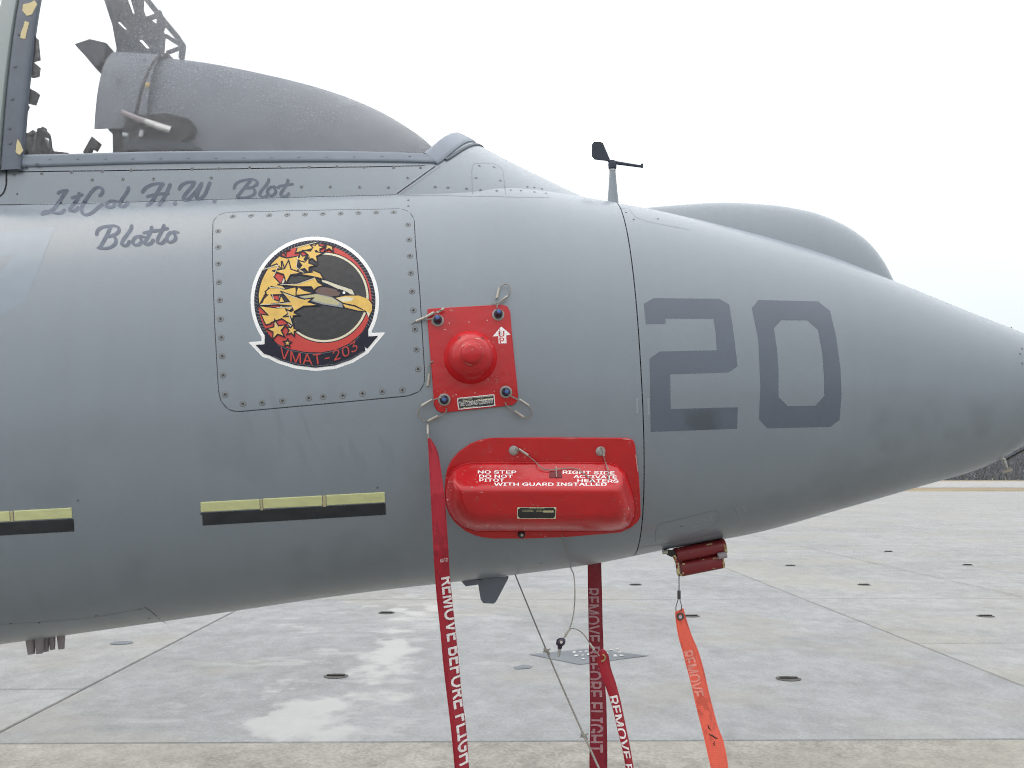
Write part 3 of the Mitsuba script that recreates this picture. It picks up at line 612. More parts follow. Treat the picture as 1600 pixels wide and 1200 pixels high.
def screw(px, r, parent, name, lift=.0006, m="screw_head", f=f_any):
    p, n = hit([px], f); p, n = p[0] + n[0] * lift, n[0]
    a, b, _ = basis(n); t = rnd.uniform(0, 1.5); a, b = a * math.cos(t) + b * math.sin(t), b * math.cos(t) - a * math.sin(t)
    ang = np.arange(14) * 2 * np.pi / 14
    uv = np.vstack([[0, 0], .8 * np.c_[np.cos(ang), np.sin(ang)], np.c_[np.cos(ang), np.sin(ang)]])
    h = np.r_[.0008, np.full(14, .0008), np.zeros(14)]
    v = p + r * (uv[:, :1] * a + uv[:, 1:] * b) + h[:, None] * n
    i = np.arange(14); j = (i + 1) % 14
    fc = np.vstack([np.c_[np.zeros(14, int), 1 + i, 1 + j], np.c_[1 + i, 15 + i, 15 + j], np.c_[1 + i, 15 + j, 1 + j]])
    part(parent, name, orient(v, fc), m, uv=uv)
Z3 = lambda pts: [(320 + x / 3.5306, 310 + y / 3.5294) for x, y in pts]
panel_px = Z3([(45, 130), (70, 95), (120, 77), (600, 66), (1085, 58), (1130, 75), (1155, 115), (1163, 260), (1185, 500), (1213, 960), (1210, 1020), (1185, 1065), (1120, 1090), (700, 1130), (180, 1177), (130, 1165), (90, 1120), (76, 1060), (55, 700), (42, 330)])
PP = sg.Polygon(panel_px).buffer(-3).buffer(3)
part(jet, "access_panel", slab(PP.buffer(-.6), .0003, .0018, .7, 7.0), "paint_grey", smooth=30)
AP = jet + "__access_panel"
ring = np.array(PP.exterior.segmentize(6).coords)
part(AP, "gap", ribbon(ring, .0024, .0005), "seam_dark")
for q in Z3([(155, 102), (256, 98), (356, 96), (455, 93), (553, 91), (652, 88), (750, 86), (848, 83), (946, 80), (1042, 79), (75, 183), (75, 271), (76, 362), (80, 463), (84, 562), (88, 666), (92, 768), (97, 870), (102, 976), (113, 1082),
             (1122, 147), (1127, 230), (1132, 319), (1137, 413), (1144, 514), (1151, 618), (1160, 723), (1167, 833), (1177, 941), (1090, 1057), (979, 1065), (870, 1076), (762, 1087), (653, 1093), (574, 1101), (428, 1116), (317, 1127), (211, 1133)]):
    screw(q, .0102, AP, "screw", .0020)
for q in [(22, 273), (65, 271), (112, 269), (160, 267.6), (205, 266), (300, 264), (342, 263.6), (390, 262), (436, 261), (483, 261), (526, 260.5), (569, 261), (615, 262), (657, 262), (637, 278), (471, 292), (516, 292), (562, 292.5), (607, 293), (680, 292), (700, 293), (729, 295), (144, 281), (192, 280), (240, 279.5), (330, 278)]:
    screw(q, .0062, jet, "fastener", f=f_any)
for q in [(749, 259), (772, 261), (744, 278), (782, 282), (751, 297), (776, 298)]: screw(q, .0055, jet, "fastener")
for q in [(798, 297), (814, 298), (824, 292), (835, 293), (847, 295), (835, 300), (853, 302), (638, 313), (638, 322), (1028, 342), (978, 332), (990, 343), (1580, 512), (1597, 545), (1594, 553), (1597, 568), (27, 303), (150, 962), (218, 952), (233, 966), (16, 974), (61, 973), (122, 782), (330, 788), (1065, 822), (590, 762), (700, 760), (845, 880), (1335, 862)]:
    if q[1] < 900 or q[0] < 300: screw(q, .0038, jet, "rivet", m="rivet_mark")
for q in [(50, 207 + 3), (28, 206), (30, 228), (55, 259), (62, 262)]: pass
for q in np.linspace(80, 640, 14): screw((q, 250.5 - q * .006), .0045, jet, "frame_rivet", .0105, "paint_frame", f_fair)
for q in [(20, 205), (21, 228), (60, 259), (40, 261), (24, 160), (28, 110), (34, 60)]: screw(q, .006, jet, "frame_rivet", .0105 if q[1] > 250 else .0235, "rivet_mark", f_fair)
# faded stencils and marks
for pts in ([(994, 622), (997, 622), (997, 646), (994, 646)], [(1011, 622), (1014, 622), (1015, 648), (1012, 648)]): part(jet, "faded_mark", decal(sg.Polygon(pts), .0006), "faint_stencil")
def stencil(text, p0, p1, h, m, lift=.0007, bold=False, parent=jet, name="stencil"):
    q, f = text_box(text, p0, p1, h, bold); part(parent, name, orient(on_skin(q, lift), f), m)
stencil("511", (1088, 821), (1116, 814), 10, "faint_stencil"); stencil("511", (1142, 806), (1168, 799), 10, "faint_stencil")
stencil("RESCUE", (1186, 818), (1250, 803), 7, "seam_soft") if False else None
part(jet, "old_number_ghost", decal(sg.Polygon([(-6, 362), (86, 355), (62, 418), (40, 470), (6, 492), (-6, 492), (-6, 440), (20, 400), (-6, 400)]), .0005), "paint_ghost", label="faint bluish trace of an older painted marking")

# the number 20
Z6 = lambda pts: [(980 + x / 4.4444, 440 + y / 4.4462) for x, y in pts]
two = sg.Polygon(Z6([(115, 155), (180, 115), (640, 120), (708, 160), (728, 280), (748, 430), (765, 590), (705, 632), (298, 645), (302, 885), (768, 873), (762, 1022), (163, 1045), (160, 800), (155, 535), (225, 485), (622, 477), (614, 360), (600, 258), (266, 258), (266, 293), (130, 297)]))
zero = sg.Polygon(Z6([(865, 185), (910, 128), (1325, 138), (1408, 205), (1450, 380), (1480, 600), (1488, 780), (1475, 960), (1410, 1010), (972, 1020), (915, 955), (925, 720), (910, 400)]),
                  [Z6([(1018, 325), (1070, 268), (1250, 270), (1325, 335), (1355, 500), (1368, 680), (1368, 795), (1305, 862), (1115, 865), (1050, 800), (1050, 600), (1040, 470)])])
part(jet, "number_digit", decal(two, .0007), "paint_mark", label="painted dark grey digit 2"); part(jet, "number_digit", decal(zero, .0007), "paint_mark", label="painted dark grey digit 0")

# the brush script below the sill
Z5 = lambda pts: [(x / 4.706, 260 + y / 4.706) for x, y in pts]
def brush(strokes, w):
    out = []
    for st in strokes:
        q = spline(st, 8 * len(st)) if len(st) > 2 else np.array(st, float)
        n = len(q)
        for i in range(n - 1):
            d = q[i + 1] - q[i]; L = np.linalg.norm(d)
            if L < 1e-6: continue
            # a slanted brush: wide on down strokes, thinner on strokes along the brush edge
            a = abs(d[0] * .45 + d[1] * -.9) / L; ww = w * (.50 + .55 * a)
            out.append(sg.LineString([q[i], q[i + 1]]).buffer(ww / 2, 4))
    return unary_union(out).simplify(.12)
w1 = 5.7
L1 = [Z5(x) for x in ([(430, 196), (462, 180), (494, 178)], [(492, 180), (455, 232), (415, 292), (372, 330), (318, 350)], [(312, 350), (360, 332), (415, 346), (472, 324)], [(582, 200), (545, 275), (515, 322), (535, 330), (572, 308)], [(530, 232), (605, 210)],
      [(735, 215), (755, 175), (735, 155), (690, 170), (640, 235), (602, 300), (612, 350), (660, 350), (715, 310), (752, 282)], [(838, 262), (800, 262), (782, 290), (805, 302), (842, 285), (838, 262), (870, 262)], [(945, 158), (910, 225), (878, 285), (895, 298), (938, 268)],
      [(1050, 188), (1085, 150), (1150, 128), (1200, 128)], [(1198, 130), (1150, 205), (1112, 265), (1082, 285)], [(1250, 138), (1215, 215), (1172, 282)], [(1085, 222), (1160, 205), (1240, 200)],
      [(1320, 165), (1350, 130), (1400, 115), (1428, 118)], [(1428, 118), (1385, 180), (1350, 235), (1362, 250), (1405, 225), (1450, 175), (1482, 128)], [(1482, 128), (1455, 195), (1450, 240), (1485, 230), (1520, 180), (1542, 124)])]
dots = [sg.Point(*Z5([q])[0]).buffer(3.4) for q in ((1288, 272), (1578, 255))]
L2 = [[(366, 294), (372, 285), (385, 281), (398, 281), (402, 286), (396, 292), (384, 294)], [(384, 294), (397, 296), (398, 302), (388, 308), (370, 308)], [(391, 283), (380, 296), (371, 307)], [(420, 281), (412, 294), (406, 304), (411, 308), (419, 302)],
      [(428, 293), (421, 294), (418, 302), (423, 306), (431, 300), (428, 293), (436, 294)], [(450, 282), (443, 296), (439, 305), (444, 307), (451, 303)], [(436, 291), (457, 288)]]
for g in unary_union([brush(L1, w1), brush(L2, 4.9)] + dots).geoms: part(jet, "script_letter", decal(g, .0009, 6.0), "paint_script")
L3 = [Z5(x) for x in ([(712, 500), (735, 458), (800, 440), (865, 445), (875, 475), (840, 505), (780, 518)], [(785, 518), (845, 525), (852, 560), (815, 595), (750, 605), (718, 598)], [(812, 450), (780, 520), (735, 598)], [(968, 440), (930, 510), (897, 570), (915, 585), (950, 555)],
      [(1030, 520), (995, 525), (978, 560), (1000, 580), (1040, 555), (1032, 522), (1065, 522)], [(1115, 450), (1085, 525), (1068, 570), (1090, 575), (1125, 545)], [(1058, 490), (1150, 470)], [(1205, 438), (1170, 515), (1158, 555), (1175, 568), (1215, 540)], [(1140, 478), (1232, 458)],
      [(1275, 490), (1240, 500), (1228, 540), (1250, 558), (1292, 530), (1280, 490), (1312, 488)])]
for g in brush(L3, w1).geoms: part(jet, "script_letter", decal(g, .0009, 6.0), "paint_script")

# formation light strips
def strip(yel, blk):
    k = jet + "__formation_light"
    n = _used.get(k, -1) + 1; key = part(jet, "formation_light", slab(sg.Polygon(blk), .0002, .0022, .5, 10), "strip_black", label="flat formation light strip, pale yellow panels over a black bar")
    for y in yel: part(key, "light_panel", slab(sg.Polygon(y), .0002, .0032, .7, 10), "strip_yellow")
    return key
k = strip([[(313.5, 784.5), (405.5, 779.8), (406.2, 794.6), (314.2, 799.6)], [(411, 779), (503, 774.2), (503.8, 789.6), (411.8, 794)], [(510, 773.4), (601, 768.8), (601.6, 784.2), (510.6, 789)]], [(313, 803.8), (313.2, 801.5), (602.2, 786), (603, 804), (317, 820.8), (316, 804)])
for q in ([(406.5, 780), (410, 779.8), (411, 797), (407.2, 797)], [(504.2, 774.4), (508.8, 774), (509.8, 791.4), (505, 791.6)]): part(k, "divider", slab(sg.Polygon(q), .0002, .0026, .5), "olive_print")
k = strip([[(22, 798), (112, 793.2), (113, 808.8), (23, 813.6)], [(-70, 802.6), (15, 798.6), (16, 814), (-70, 818.6)]], [(-80, 821), (115, 810.6), (116, 830), (-80, 841)])
part(k, "divider", slab(sg.Polygon([(16, 799), (20.5, 798.6), (21.5, 815), (17, 815)]), .0002, .0026, .5), "olive_print")

# ------------------------------------------------------------------ the emblem, printed flat
Z4 = lambda pts: [(370 + x / 5.216, 360 + y / 5.2174) for x, y in pts]
def circ(cx, cy, r, n=120): return [(cx + r * math.cos(2 * math.pi * i / n), cy + r * math.sin(2 * math.pi * i / n)) for i in range(n)]
em = jet + "__emblem"
banner = [(155, 935), (228, 930), (232, 846), (262, 852), (330, 925), (430, 968), (560, 993), (690, 996), (810, 973), (915, 925), (1000, 855), (1070, 778), (1072, 866), (1152, 862), (1065, 965), (1043, 950), (1048, 985), (940, 1052), (800, 1102), (640, 1120), (480, 1100), (350, 1060), (268, 1020), (225, 1008)]
Bn = sg.Polygon(Z4(banner)).buffer(0); disc = sg.Polygon(Z4(circ(637, 578, 494)))
edge = unary_union([sg.Polygon(Z4(circ(637, 578, 523))), Bn.buffer(5.2, join_style=2, mitre_limit=2.2)]).buffer(2).buffer(-2)
lv = [.0022 + .00035 * i for i in range(12)]
part(jet, "emblem", decal(edge, lv[0], 8), "white_print", label="round squadron emblem with golden stars, eagle head and black banner")
part(em, "dark_border", decal(disc, lv[1], 8), "navy_print")
rope = []
for i in range(110):
    a = 2 * math.pi * i / 110; c, s_ = math.cos(a), math.sin(a); a2 = a + .028
    if s_ > .78: continue
    rope.append(sg.LineString(Z4([(637 + 464 * c, 578 + 464 * s_), (637 + 487 * math.cos(a2), 578 + 487 * math.sin(a2))])).buffer(.32))
part(em, "rope_border", decal(unary_union(rope), lv[2], 6), "slate_print")
part(em, "red_field", decal(sg.Polygon(Z4(circ(637, 576, 462))).difference(Bn), lv[2], 8), "red_print")
part(em, "ring_outline", decal(sg.Polygon(Z4(circ(712, 550, 370))), lv[3], 8), "navy_print")
part(em, "gold_ring", decal(sg.Polygon(Z4(circ(712, 550, 363)), [Z4(circ(711, 549, 346))]), lv[4], 6), "pale_gold_print")
part(em, "black_disc", decal(sg.Polygon(Z4(circ(711, 549, 347))), lv[4], 8), "black_print")
def P4(*pts): return sg.Polygon(Z4(pts)).buffer(0)
# eagle
part(em, "eagle_outline", decal(P4((490, 535), (540, 470), (650, 450), (690, 392), (800, 432), (945, 486), (975, 532), (1090, 570), (1116, 640), (1080, 722), (1050, 672), (975, 665), (865, 642), (700, 615), (520, 565)), lv[5], 6), "navy_print")
part(em, "eagle_neck", decal(P4((500, 538), (570, 500), (650, 520), (780, 548), (860, 600), (865, 632), (700, 606), (560, 566)), lv[6], 6), "slate_print")
part(em, "eagle_cheek", decal(P4((520, 545), (640, 522), (780, 556), (840, 590), (830, 612), (720, 598), (600, 566)), lv[7], 6), "olive_print")
part(em, "eagle_brow", decal(P4((690, 400), (800, 440), (940, 488), (962, 528), (900, 520), (845, 490), (740, 440), (700, 425)), lv[6], 6), "cream_print")
part(em, "eagle_face", decal(P4((640, 500), (680, 462), (790, 480), (850, 500), (835, 535), (760, 545), (660, 520)), lv[7], 6), "brown_print")
part(em, "beak", decal(unary_union([P4((808, 555), (880, 538), (995, 536), (1070, 562), (1102, 605), (1104, 650), (1074, 710), (1056, 662), (970, 614), (870, 594)), P4((866, 604), (960, 626), (1046, 662), (985, 656), (885, 632))]), lv[7], 5), "gold_print")
part(em, "beak_highlight", decal(unary_union([P4((815, 556), (900, 546), (960, 556), (930, 580), (860, 585)), P4((1058, 665), (1088, 680), (1074, 712))]), lv[8], 5), "pale_gold_print")
part(em, "eye", decal(sg.Polygon(Z4(circ(875, 513, 11, 14))), lv[8], 5), "white_print")
part(em, "eye_outline", decal(P4((815, 498), (870, 525), (925, 520), (880, 496), (835, 482)), lv[7] + .00015, 5), "navy_print")
# stars
def star(cx, cy, r, rot=0, k=.42, sx=1.0, pts=5, sk=0.0):
    out = []
    for i in range(2 * pts):
        a = math.radians(rot) + math.pi * i / pts - math.pi / 2; q = r if i % 2 == 0 else r * k
        x, y = q * math.cos(a) * sx, q * math.sin(a); out.append((cx + x + sk * y, cy + y))
    return P4(*out)
layers = [[P4((485, 122), (560, 105), (655, 104), (640, 130), (625, 150), (560, 168), (485, 188), (498, 150)), P4((190, 330), (345, 288), (300, 385), (395, 480), (260, 468), (185, 610), (176, 470)), P4((262, 300), (300, 240), (345, 205), (410, 235), (380, 330), (300, 300)),
           P4((190, 622), (330, 640), (470, 628), (418, 662), (456, 775), (370, 720), (268, 756), (258, 690)), star(390, 168, 34, 20), P4((205, 690), (262, 700), (280, 760), (240, 770))],
          [P4((372, 245), (500, 220), (488, 310), (548, 352), (470, 372), (438, 322), (400, 335)), P4((238, 505), (285, 468), (395, 488), (480, 470), (492, 540), (400, 525), (250, 528)), star(335, 245, 78, 12, .4), star(655, 150, 44, 10, .42, 1.2), star(620, 205, 68, 8, .40, 1.15), star(530, 240, 44, -15),
           P4((272, 520), (302, 570), (385, 600), (250, 612), (185, 616), (215, 590), (225, 565))],
          [star(415, 345, 84, 5, .34, 1.25, 4), P4((355, 448), (500, 440), (640, 392), (660, 430), (702, 456), (660, 465), (630, 490), (612, 462), (500, 462)), star(565, 292, 58, 18, .40, 1.2), P4((520, 362), (625, 350), (615, 332), (680, 358), (705, 400), (650, 386)),
           P4((490, 505), (505, 470), (545, 495), (618, 517), (560, 525), (490, 532)), P4((345, 600), (365, 540), (395, 595))],
          [P4((375, 512), (500, 556), (555, 570), (612, 562), (578, 590), (656, 614), (545, 620), (470, 664), (452, 618), (305, 606), (440, 590)), star(330, 815, 74, -12, .42, 1.0), star(452, 818, 42, 14), star(448, 686, 42, 30, .36, 1.3), star(415, 922, 24, 5), star(758, 133, 48, 6, .42, 1.05)]]
part(em, "star_outlines", decal(unary_union([unary_union(l).buffer(1.5, join_style=2) for l in layers]).intersection(sg.Polygon(Z4(circ(637, 578, 474)))), lv[7] + .0002, 7), "navy_print")
for i, l in enumerate(layers):
    if i:
        part(em, "star_outlines", decal(unary_union(l).buffer(1.7, join_style=2, mitre_limit=2.5).intersection(sg.Polygon(Z4(circ(637, 578, 470)))), lv[8] + .0004 * i - .0002, 6), "navy_print")
    for g0 in l: part(em, "gold_star", decal(max(getattr(g0.buffer(-.3).intersection(sg.Polygon(Z4(circ(637, 578, 458)))), "geoms", [g0.buffer(-.3).intersection(sg.Polygon(Z4(circ(637, 578, 458))))]), key=lambda g: g.area), lv[8] + .0004 * i + .00004 * l.index(g0), 6), "gold_print")
gl = [sg.LineString(Z4(q)).buffer(.55) for q in ([(200, 332), (343, 292), (305, 380)], [(500, 222), (488, 310), (545, 350)], [(360, 450), (500, 445), (638, 396)], [(380, 517), (500, 560)], [(430, 595), (375, 602), (200, 612)], [(470, 630), (330, 634)], [(418, 665), (453, 770)], [(270, 472), (392, 480)], [(485, 150), (650, 108)], [(292, 530), (305, 568)], [(312, 760), (335, 800)])]
part(em, "star_highlights", decal(unary_union(gl), lv[8] + .0018, 6), "cream_print")
part(em, "banner", decal(Bn, lv[5], 8), "navy_print")
tri = []
def dash(line, gap, m, name, lift, w=.28):
    L = sg.LineString(Z4(line)); d = 0; out = []
    while d < L.length: out.append(shapely.ops.substring(L, d, d + gap * .55).buffer(w)); d += gap
    part(em, name, decal(unary_union(out), lift, 6), m)
dash([(340, 935), (430, 978), (560, 1003), (690, 1006), (815, 983), (920, 935), (1000, 868)], 2.6, "slate_print", "banner_stitching", lv[6])
dash([(300, 1030), (380, 1062), (490, 1090), (640, 1108), (800, 1092), (935, 1044), (1035, 985)], 2.6, "slate_print", "banner_stitching", lv[6])
def arc_text(text, curve, h, bold=False):
    v, f = text_tris(text, bold); v, f = refine2(v, f, .25); C = sg.LineString(spline(curve, 60)); w = v[:, 0].max(); out = []
    for x, y in v:
        d = C.length * x / w; a, b = np.array(C.interpolate(max(0, d - 3)).coords[0]), np.array(C.interpolate(d + 3).coords[0]); t = nrm(b - a); p = np.array(C.interpolate(d).coords[0])
        out.append(p + nrm(np.array([.35 * t[1] - .08, -1.0])) * (h - 14 * max(0, x / w - .5)) * y)
    return np.array(Z4(out)), f
q, f = arc_text("VMAT-203", [(352, 1034), (430, 1066), (520, 1086), (640, 1094), (760, 1074), (890, 1030), (990, 968)], 84)
part(em, "banner_lettering", orient(on_skin(q, lv[7]), f), "red_print")

# ------------------------------------------------------------------ the red plate over the sensor
sc = thing("sensor_cover", "square red plate with central dome and four pins, fixed right of the emblem panel", "protective cover")
ZC = lambda pts: [(630 + x / 5.0, 430 + y / 5.0) for x, y in pts]
plate = sg.Polygon(ZC([(190, 268), (250, 263), (770, 234), (812, 246), (834, 290), (850, 480), (872, 700), (897, 940), (888, 985), (855, 1015), (300, 1075), (262, 1055), (240, 1015), (226, 800), (206, 560), (192, 380)])).buffer(-2).buffer(2)
part(sc, "plate", slab(plate, .0005, .009, .9, 7), "red_paint", smooth=30)
pc, nc = hit([(735, 559)]); pc, nc = pc[0], nc[0]
prof = [(.084, .006), (.0815, .010), (.078, .015), (.0775, .024), (.074, .040), (.066, .055), (.054, .066), (.042, .072), (.034, .0745), (.0325, .0775), (.0285, .0785), (.026, .0755), (.020, .0752), (.010, .0765), (.0005, .077)]
prof = [(.084, .006), (.0815, .010), (.0785, .016), (.0775, .028), (.074, .050), (.067, .070), (.058, .084), (.048, .093), (.038, .098), (.0335, .102), (.0325, .110), (.029, .117), (.022, .121), (.010, .123), (.0005, .1235)]
q = np.array(prof); q = np.c_[np.interp(np.linspace(0, 14, 57), range(15), q[:, 0]), np.interp(np.linspace(0, 14, 57), range(15), q[:, 1])]
part(sc, "dome", lathe(q, pc, nc, 56), "red_paint", smooth=50)
SD = sc + "__dome"
part(SD, "worn_rim", lathe([(.0345, .0985), (.0345, .1035), (.0325, .105), (.0320, .1035)], pc, nc, 40), "red_worn", smooth=50)
a_, b_, n_ = basis(nc)
for an in (55, 125):
    c = pc + nc * .079 + .060 * (math.cos(math.radians(an)) * a_ + math.sin(math.radians(an)) * b_)
    part(SD, "rivet", lathe([(.005, 0), (.004, .003), (.0005, .004)], c, nrm(nc + .8 * (c - pc - nc * .079) / .06), 10), "red_dark", smooth=40)
def pin(px, tall):
    p, n = hit([px]); p, n = p[0] + n[0] * .009, n[0]
    k = part(sc, "pin", lathe([(.0115, 0), (.0115, .003), (.0135, .005), (.0135, tall * .55), (.0105, tall * .62), (.0100, tall), (.008, tall + .002), (.0005, tall + .002)], p, n, 20), "knob_navy", smooth=35)
    part(k, "washer", lathe([(.019, 0), (.019, .002), (.0155, .003), (.015, .0035), (.010, .0035)], p, n, 24), "washer_grey", smooth=30)
    part(k, "button", lathe([(.0062, tall + .001), (.0062, tall + .005), (.004, tall + .0065), (.0005, tall + .0065)], p, n, 14), "button_blue", smooth=30)
for q, t in (((684, 502), .036), ((778, 493), .036), ((790, 612.5), .03), ((694, 624.5), .03)): pin(q, t)
def cable(px, lifts, r=.0021, m="wire_rope", parent=sc, name="lanyard", n=40):
    l = np.interp(np.linspace(0, 1, len(px)), np.linspace(0, 1, len(lifts)), lifts)
    pts = spline(np.c_[px, l], n); return part(parent, name, tube(toward(pts[:, :2], pts[:, 2]), r, 7), m, smooth=50)
def ferrule(p0, p1, lift, parent=sc, r=.0042): part(parent, "ferrule", tube(toward([p0, p1], lift), r, 8), "ferrule_metal", smooth=40)
cable([(694, 621), (675, 626), (659, 636), (653, 645), (658, 655), (669, 658), (685, 652), (697, 643), (697, 638)], [.035, .02, .014, .012, .014])
ferrule((659, 634), (675, 625), .016); ferrule((669, 658), (684, 650), .013)
cable([(793, 615), (812, 626), (825, 634), (831, 645), (825, 653), (815, 650), (803, 643), (791, 633), (790, 629)], [.035, .02, .014, .014, .012])
ferrule((811, 624), (826, 634), .018); ferrule((804, 642), (818, 652), .014)
cable([(777, 481), (779, 474), (786, 468), (794, 462), (797, 451), (791, 444), (783, 448), (778, 457), (776, 466)], [.030, .02, .014, .01])
cable([(768, 475), (776, 474), (783, 470)], [.012, .014]); ferrule((782, 472), (793, 463), .018); ferrule((776, 466), (780, 450), .012)
cable([(690, 484), (678, 490), (662, 498), (650, 502), (643, 506)], [.03, .02, .010, .006]); cable([(682, 497), (664, 500)], [.03, .014])
ferrule((665, 496), (678, 488), .018); ferrule((650, 502), (664, 496), .012); ferrule((683, 489), (694, 482), .024)
cable([(677, 565), (672, 568), (671, 580), (669, 592), (668, 604)], [.012, .006, .006]); ferrule((671, 584), (668, 603), .008)
part(sc, "arrow_sticker", decal(sg.Polygon(ZC([(765, 405), (838, 468), (802, 475), (806, 535), (745, 537), (741, 480), (697, 483)])), .0096), "white_print", label="white up arrow sticker with red letters")
ar = sc + "__arrow_sticker"
for t, p0, p1 in (("U", (779, 527), (788, 526.4)), ("P", (780.5, 537), (788, 536.4))):
    q, f = text_box(t, p0, p1, 8.2, True); part(ar, "letter", orient(on_skin(q, .0101), f), "red_print")
part(ar, "fine_print", decal(unary_union([sg.LineString(ZC(l)).buffer(.28) for l in ([(752, 425), (756, 470)], [(754, 480), (758, 522)], [(762, 440), (764, 470)])]), .0101), "black_print")
dp = sg.Polygon(ZC([(420, 960), (710, 930), (718, 1020), (430, 1050)]))
part(sc, "data_plate", slab(dp, .009, .0105, .3, 8), "white_print"); DP = sc + "__data_plate"
part(DP, "black_field", decal(dp.buffer(-1.3), .0110), "plate_black")
q, f = text_box("THE CONRAD COMPANY", (717.8, 635.0), (770.8, 629.6), 7.0, False); part(DP, "lettering", orient(on_skin(q, .0115), f), "white_print")
fp = [sg.LineString(ZC(l)).buffer(.32) for l in ([(465, 968), (540, 960)], [(465, 980), (530, 973)], [(470, 991), (545, 983)], [(555, 958), (690, 944)], [(580, 970), (620, 966)], [(560, 982), (640, 974)], [(470, 1035), (580, 1024)])] + [sg.LineString(ZC([(625, 972), (698, 965)])).buffer(1.0)]
part(DP, "fine_print", decal(unary_union(fp), .0115), "cream_print")
for q in ZC([(432, 968), (700, 940), (706, 1012), (440, 1040)]): screw(q, .0026, DP, "rivet", .0112, "steel")
# bare spots in the red paint
chips = []
for q in ZC([(363, 382), (512, 370), (656, 358), (560, 918), (710, 908), (414, 934)]): chips.append(sg.Point(q).buffer(.9, 3))
for i in range(26): 
    t = rnd.random(); e = plate.exterior.interpolate(t, normalized=True); chips.append(sg.Point(e.x, e.y).buffer(rnd.uniform(.25, .8), 3))
for i in range(16): chips.append(sg.Point(ZC([(rnd.uniform(640, 750), rnd.uniform(790, 850))])[0]).buffer(rnd.uniform(.2, .6), 2))
part(sc, "paint_chips", decal(unary_union(chips).intersection(plate.buffer(-1.0)), .0094, 4), "chip_pale", kind="stuff")
# ------------------------------------------------------------------ the red guard over the pitot tube
pg = thing("pitot_guard", "long red box-shaped guard with white stencilled warning and small black data plate", "protective cover")
ZG6 = lambda pts: [(660 + x / 4.4444, 660 + y / 4.445) for x, y in pts]
gplate = sg.Polygon(ZG6([(155, 470), (158, 400), (172, 320), (205, 255), (255, 200), (330, 148), (400, 120), (480, 106), (800, 103), (1430, 106), (1460, 122), (1472, 150), (1482, 230), (1500, 380), (1508, 520), (1512, 640), (1490, 682), (1440, 720), (1370, 752), (1000, 784), (700, 795), (480, 795), (380, 780), (300, 745), (235, 695), (185, 630), (163, 550)])).buffer(-1.5).buffer(1.5)
part(pg, "back_plate", slab(gplate, .0005, .010, .9, 7), "red_paint", smooth=30)
box = sg.Polygon(ZG6([(162, 480), (176, 400), (215, 335), (270, 300), (330, 287), (600, 285), (900, 284), (1280, 284), (1360, 305), (1410, 350), (1440, 430), (1466, 520), (1478, 590), (1472, 655), (1440, 715), (1390, 745), (1310, 758), (370, 757), (290, 730), (225, 680), (182, 610), (164, 550)])).buffer(-2).buffer(2)
GH = .105
def smin(a, b, k): h = np.clip(.5 + .5 * (b - a) / k, 0, 1); return b * (1 - h) + a * h - k * h * (1 - h)
def guard_h(px):
    px = np.asarray(px, float); L = shapely.LineString(box.exterior.coords)
    d = shapely.distance(shapely.points(px), L); d = np.where(shapely.contains_xy(box, px[:, 0], px[:, 1]), d, 0)
    e = GH * np.sqrt(np.clip(1 - (1 - np.clip(d / 30, 0, 1)) ** 2.2, 0, 1))
    x = (px[:, 0] - 660) * 4.4444; y = (px[:, 1] - 660) * 4.445
    ytop = 286.0; yb = 488.0 + 10 * np.clip((x - 1300) / 200, 0, 1)
    t = (y - ytop) / (yb - ytop)
    s = .012 + (GH + .004) * np.clip(t, 0, 1.4) ** 1.15
    h = smin(e, s, .018)
    return np.maximum(h, 0)
gx, gy = np.meshgrid(np.arange(690, 998, 2.6), np.arange(722, 834, 2.6)); gp = np.c_[gx.ravel(), gy.ravel()]
gp = gp[shapely.contains_xy(box.buffer(-1.6), gp[:, 0], gp[:, 1])]
rings = [np.array(box.buffer(-o).exterior.segmentize(3).coords)[:-1] for o in (0.0, .25, .8)]
gp = np.vstack(rings + [gp]); tri = Delaunay(gp).simplices
cen = gp[tri].mean(1); tri = tri[shapely.contains_xy(box, cen[:, 0], cen[:, 1])]
gv = toward(gp, np.r_[np.full(len(rings[0]), .004), .010 + guard_h(gp[len(rings[0]):])])
part(pg, "cover_box", orient(gv, tri), "red_paint", smooth=True)
CB = pg + "__cover_box"
def gtext(text, p0, p1, h):
    (p0, p1) = ZG6([p0, p1]); q, f = text_box(text, p0, p1, h, True); q, f = refine2(q, f, 3)
    part(CB, "lettering", orient(toward(q, .0108 + guard_h(q)), f), "white_print")
for t, p0, p1, h in (("NO STEP", (385, 354), (652, 356), 4.6), ("DO NOT", (393, 383), (628, 384), 4.4), ("PITOT", (395, 410), (568, 411), 4.4), ("RIGHT SIDE", (974, 356), (1335, 362), 4.8), ("ACTIVATE", (1050, 385), (1350, 390), 4.6), ("HEATERS", (1076, 413), (1362, 418), 4.6), ("WITH GUARD INSTALLED", (498, 439), (1280, 440), 4.6)): gtext(t, p0, p1, h)
gd = sg.Polygon(ZG6([(660, 588), (929, 588), (927, 670), (658, 669)]))
def on_guard(poly, lift, edge=6):
    v, f = tri_poly(poly, edge); return orient(toward(v, lift + .010 + guard_h(v)), f)
part(pg, "data_plate", on_guard(gd, .0012), "pale_gold_print"); GD = pg + "__data_plate"
part(GD, "black_field", on_guard(gd.buffer(-1.0).difference(unary_union([sg.Point(q).buffer(1.5) for q in ZG6([(668, 596), (921, 596), (919, 662), (666, 661)])])), .0018), "plate_black")
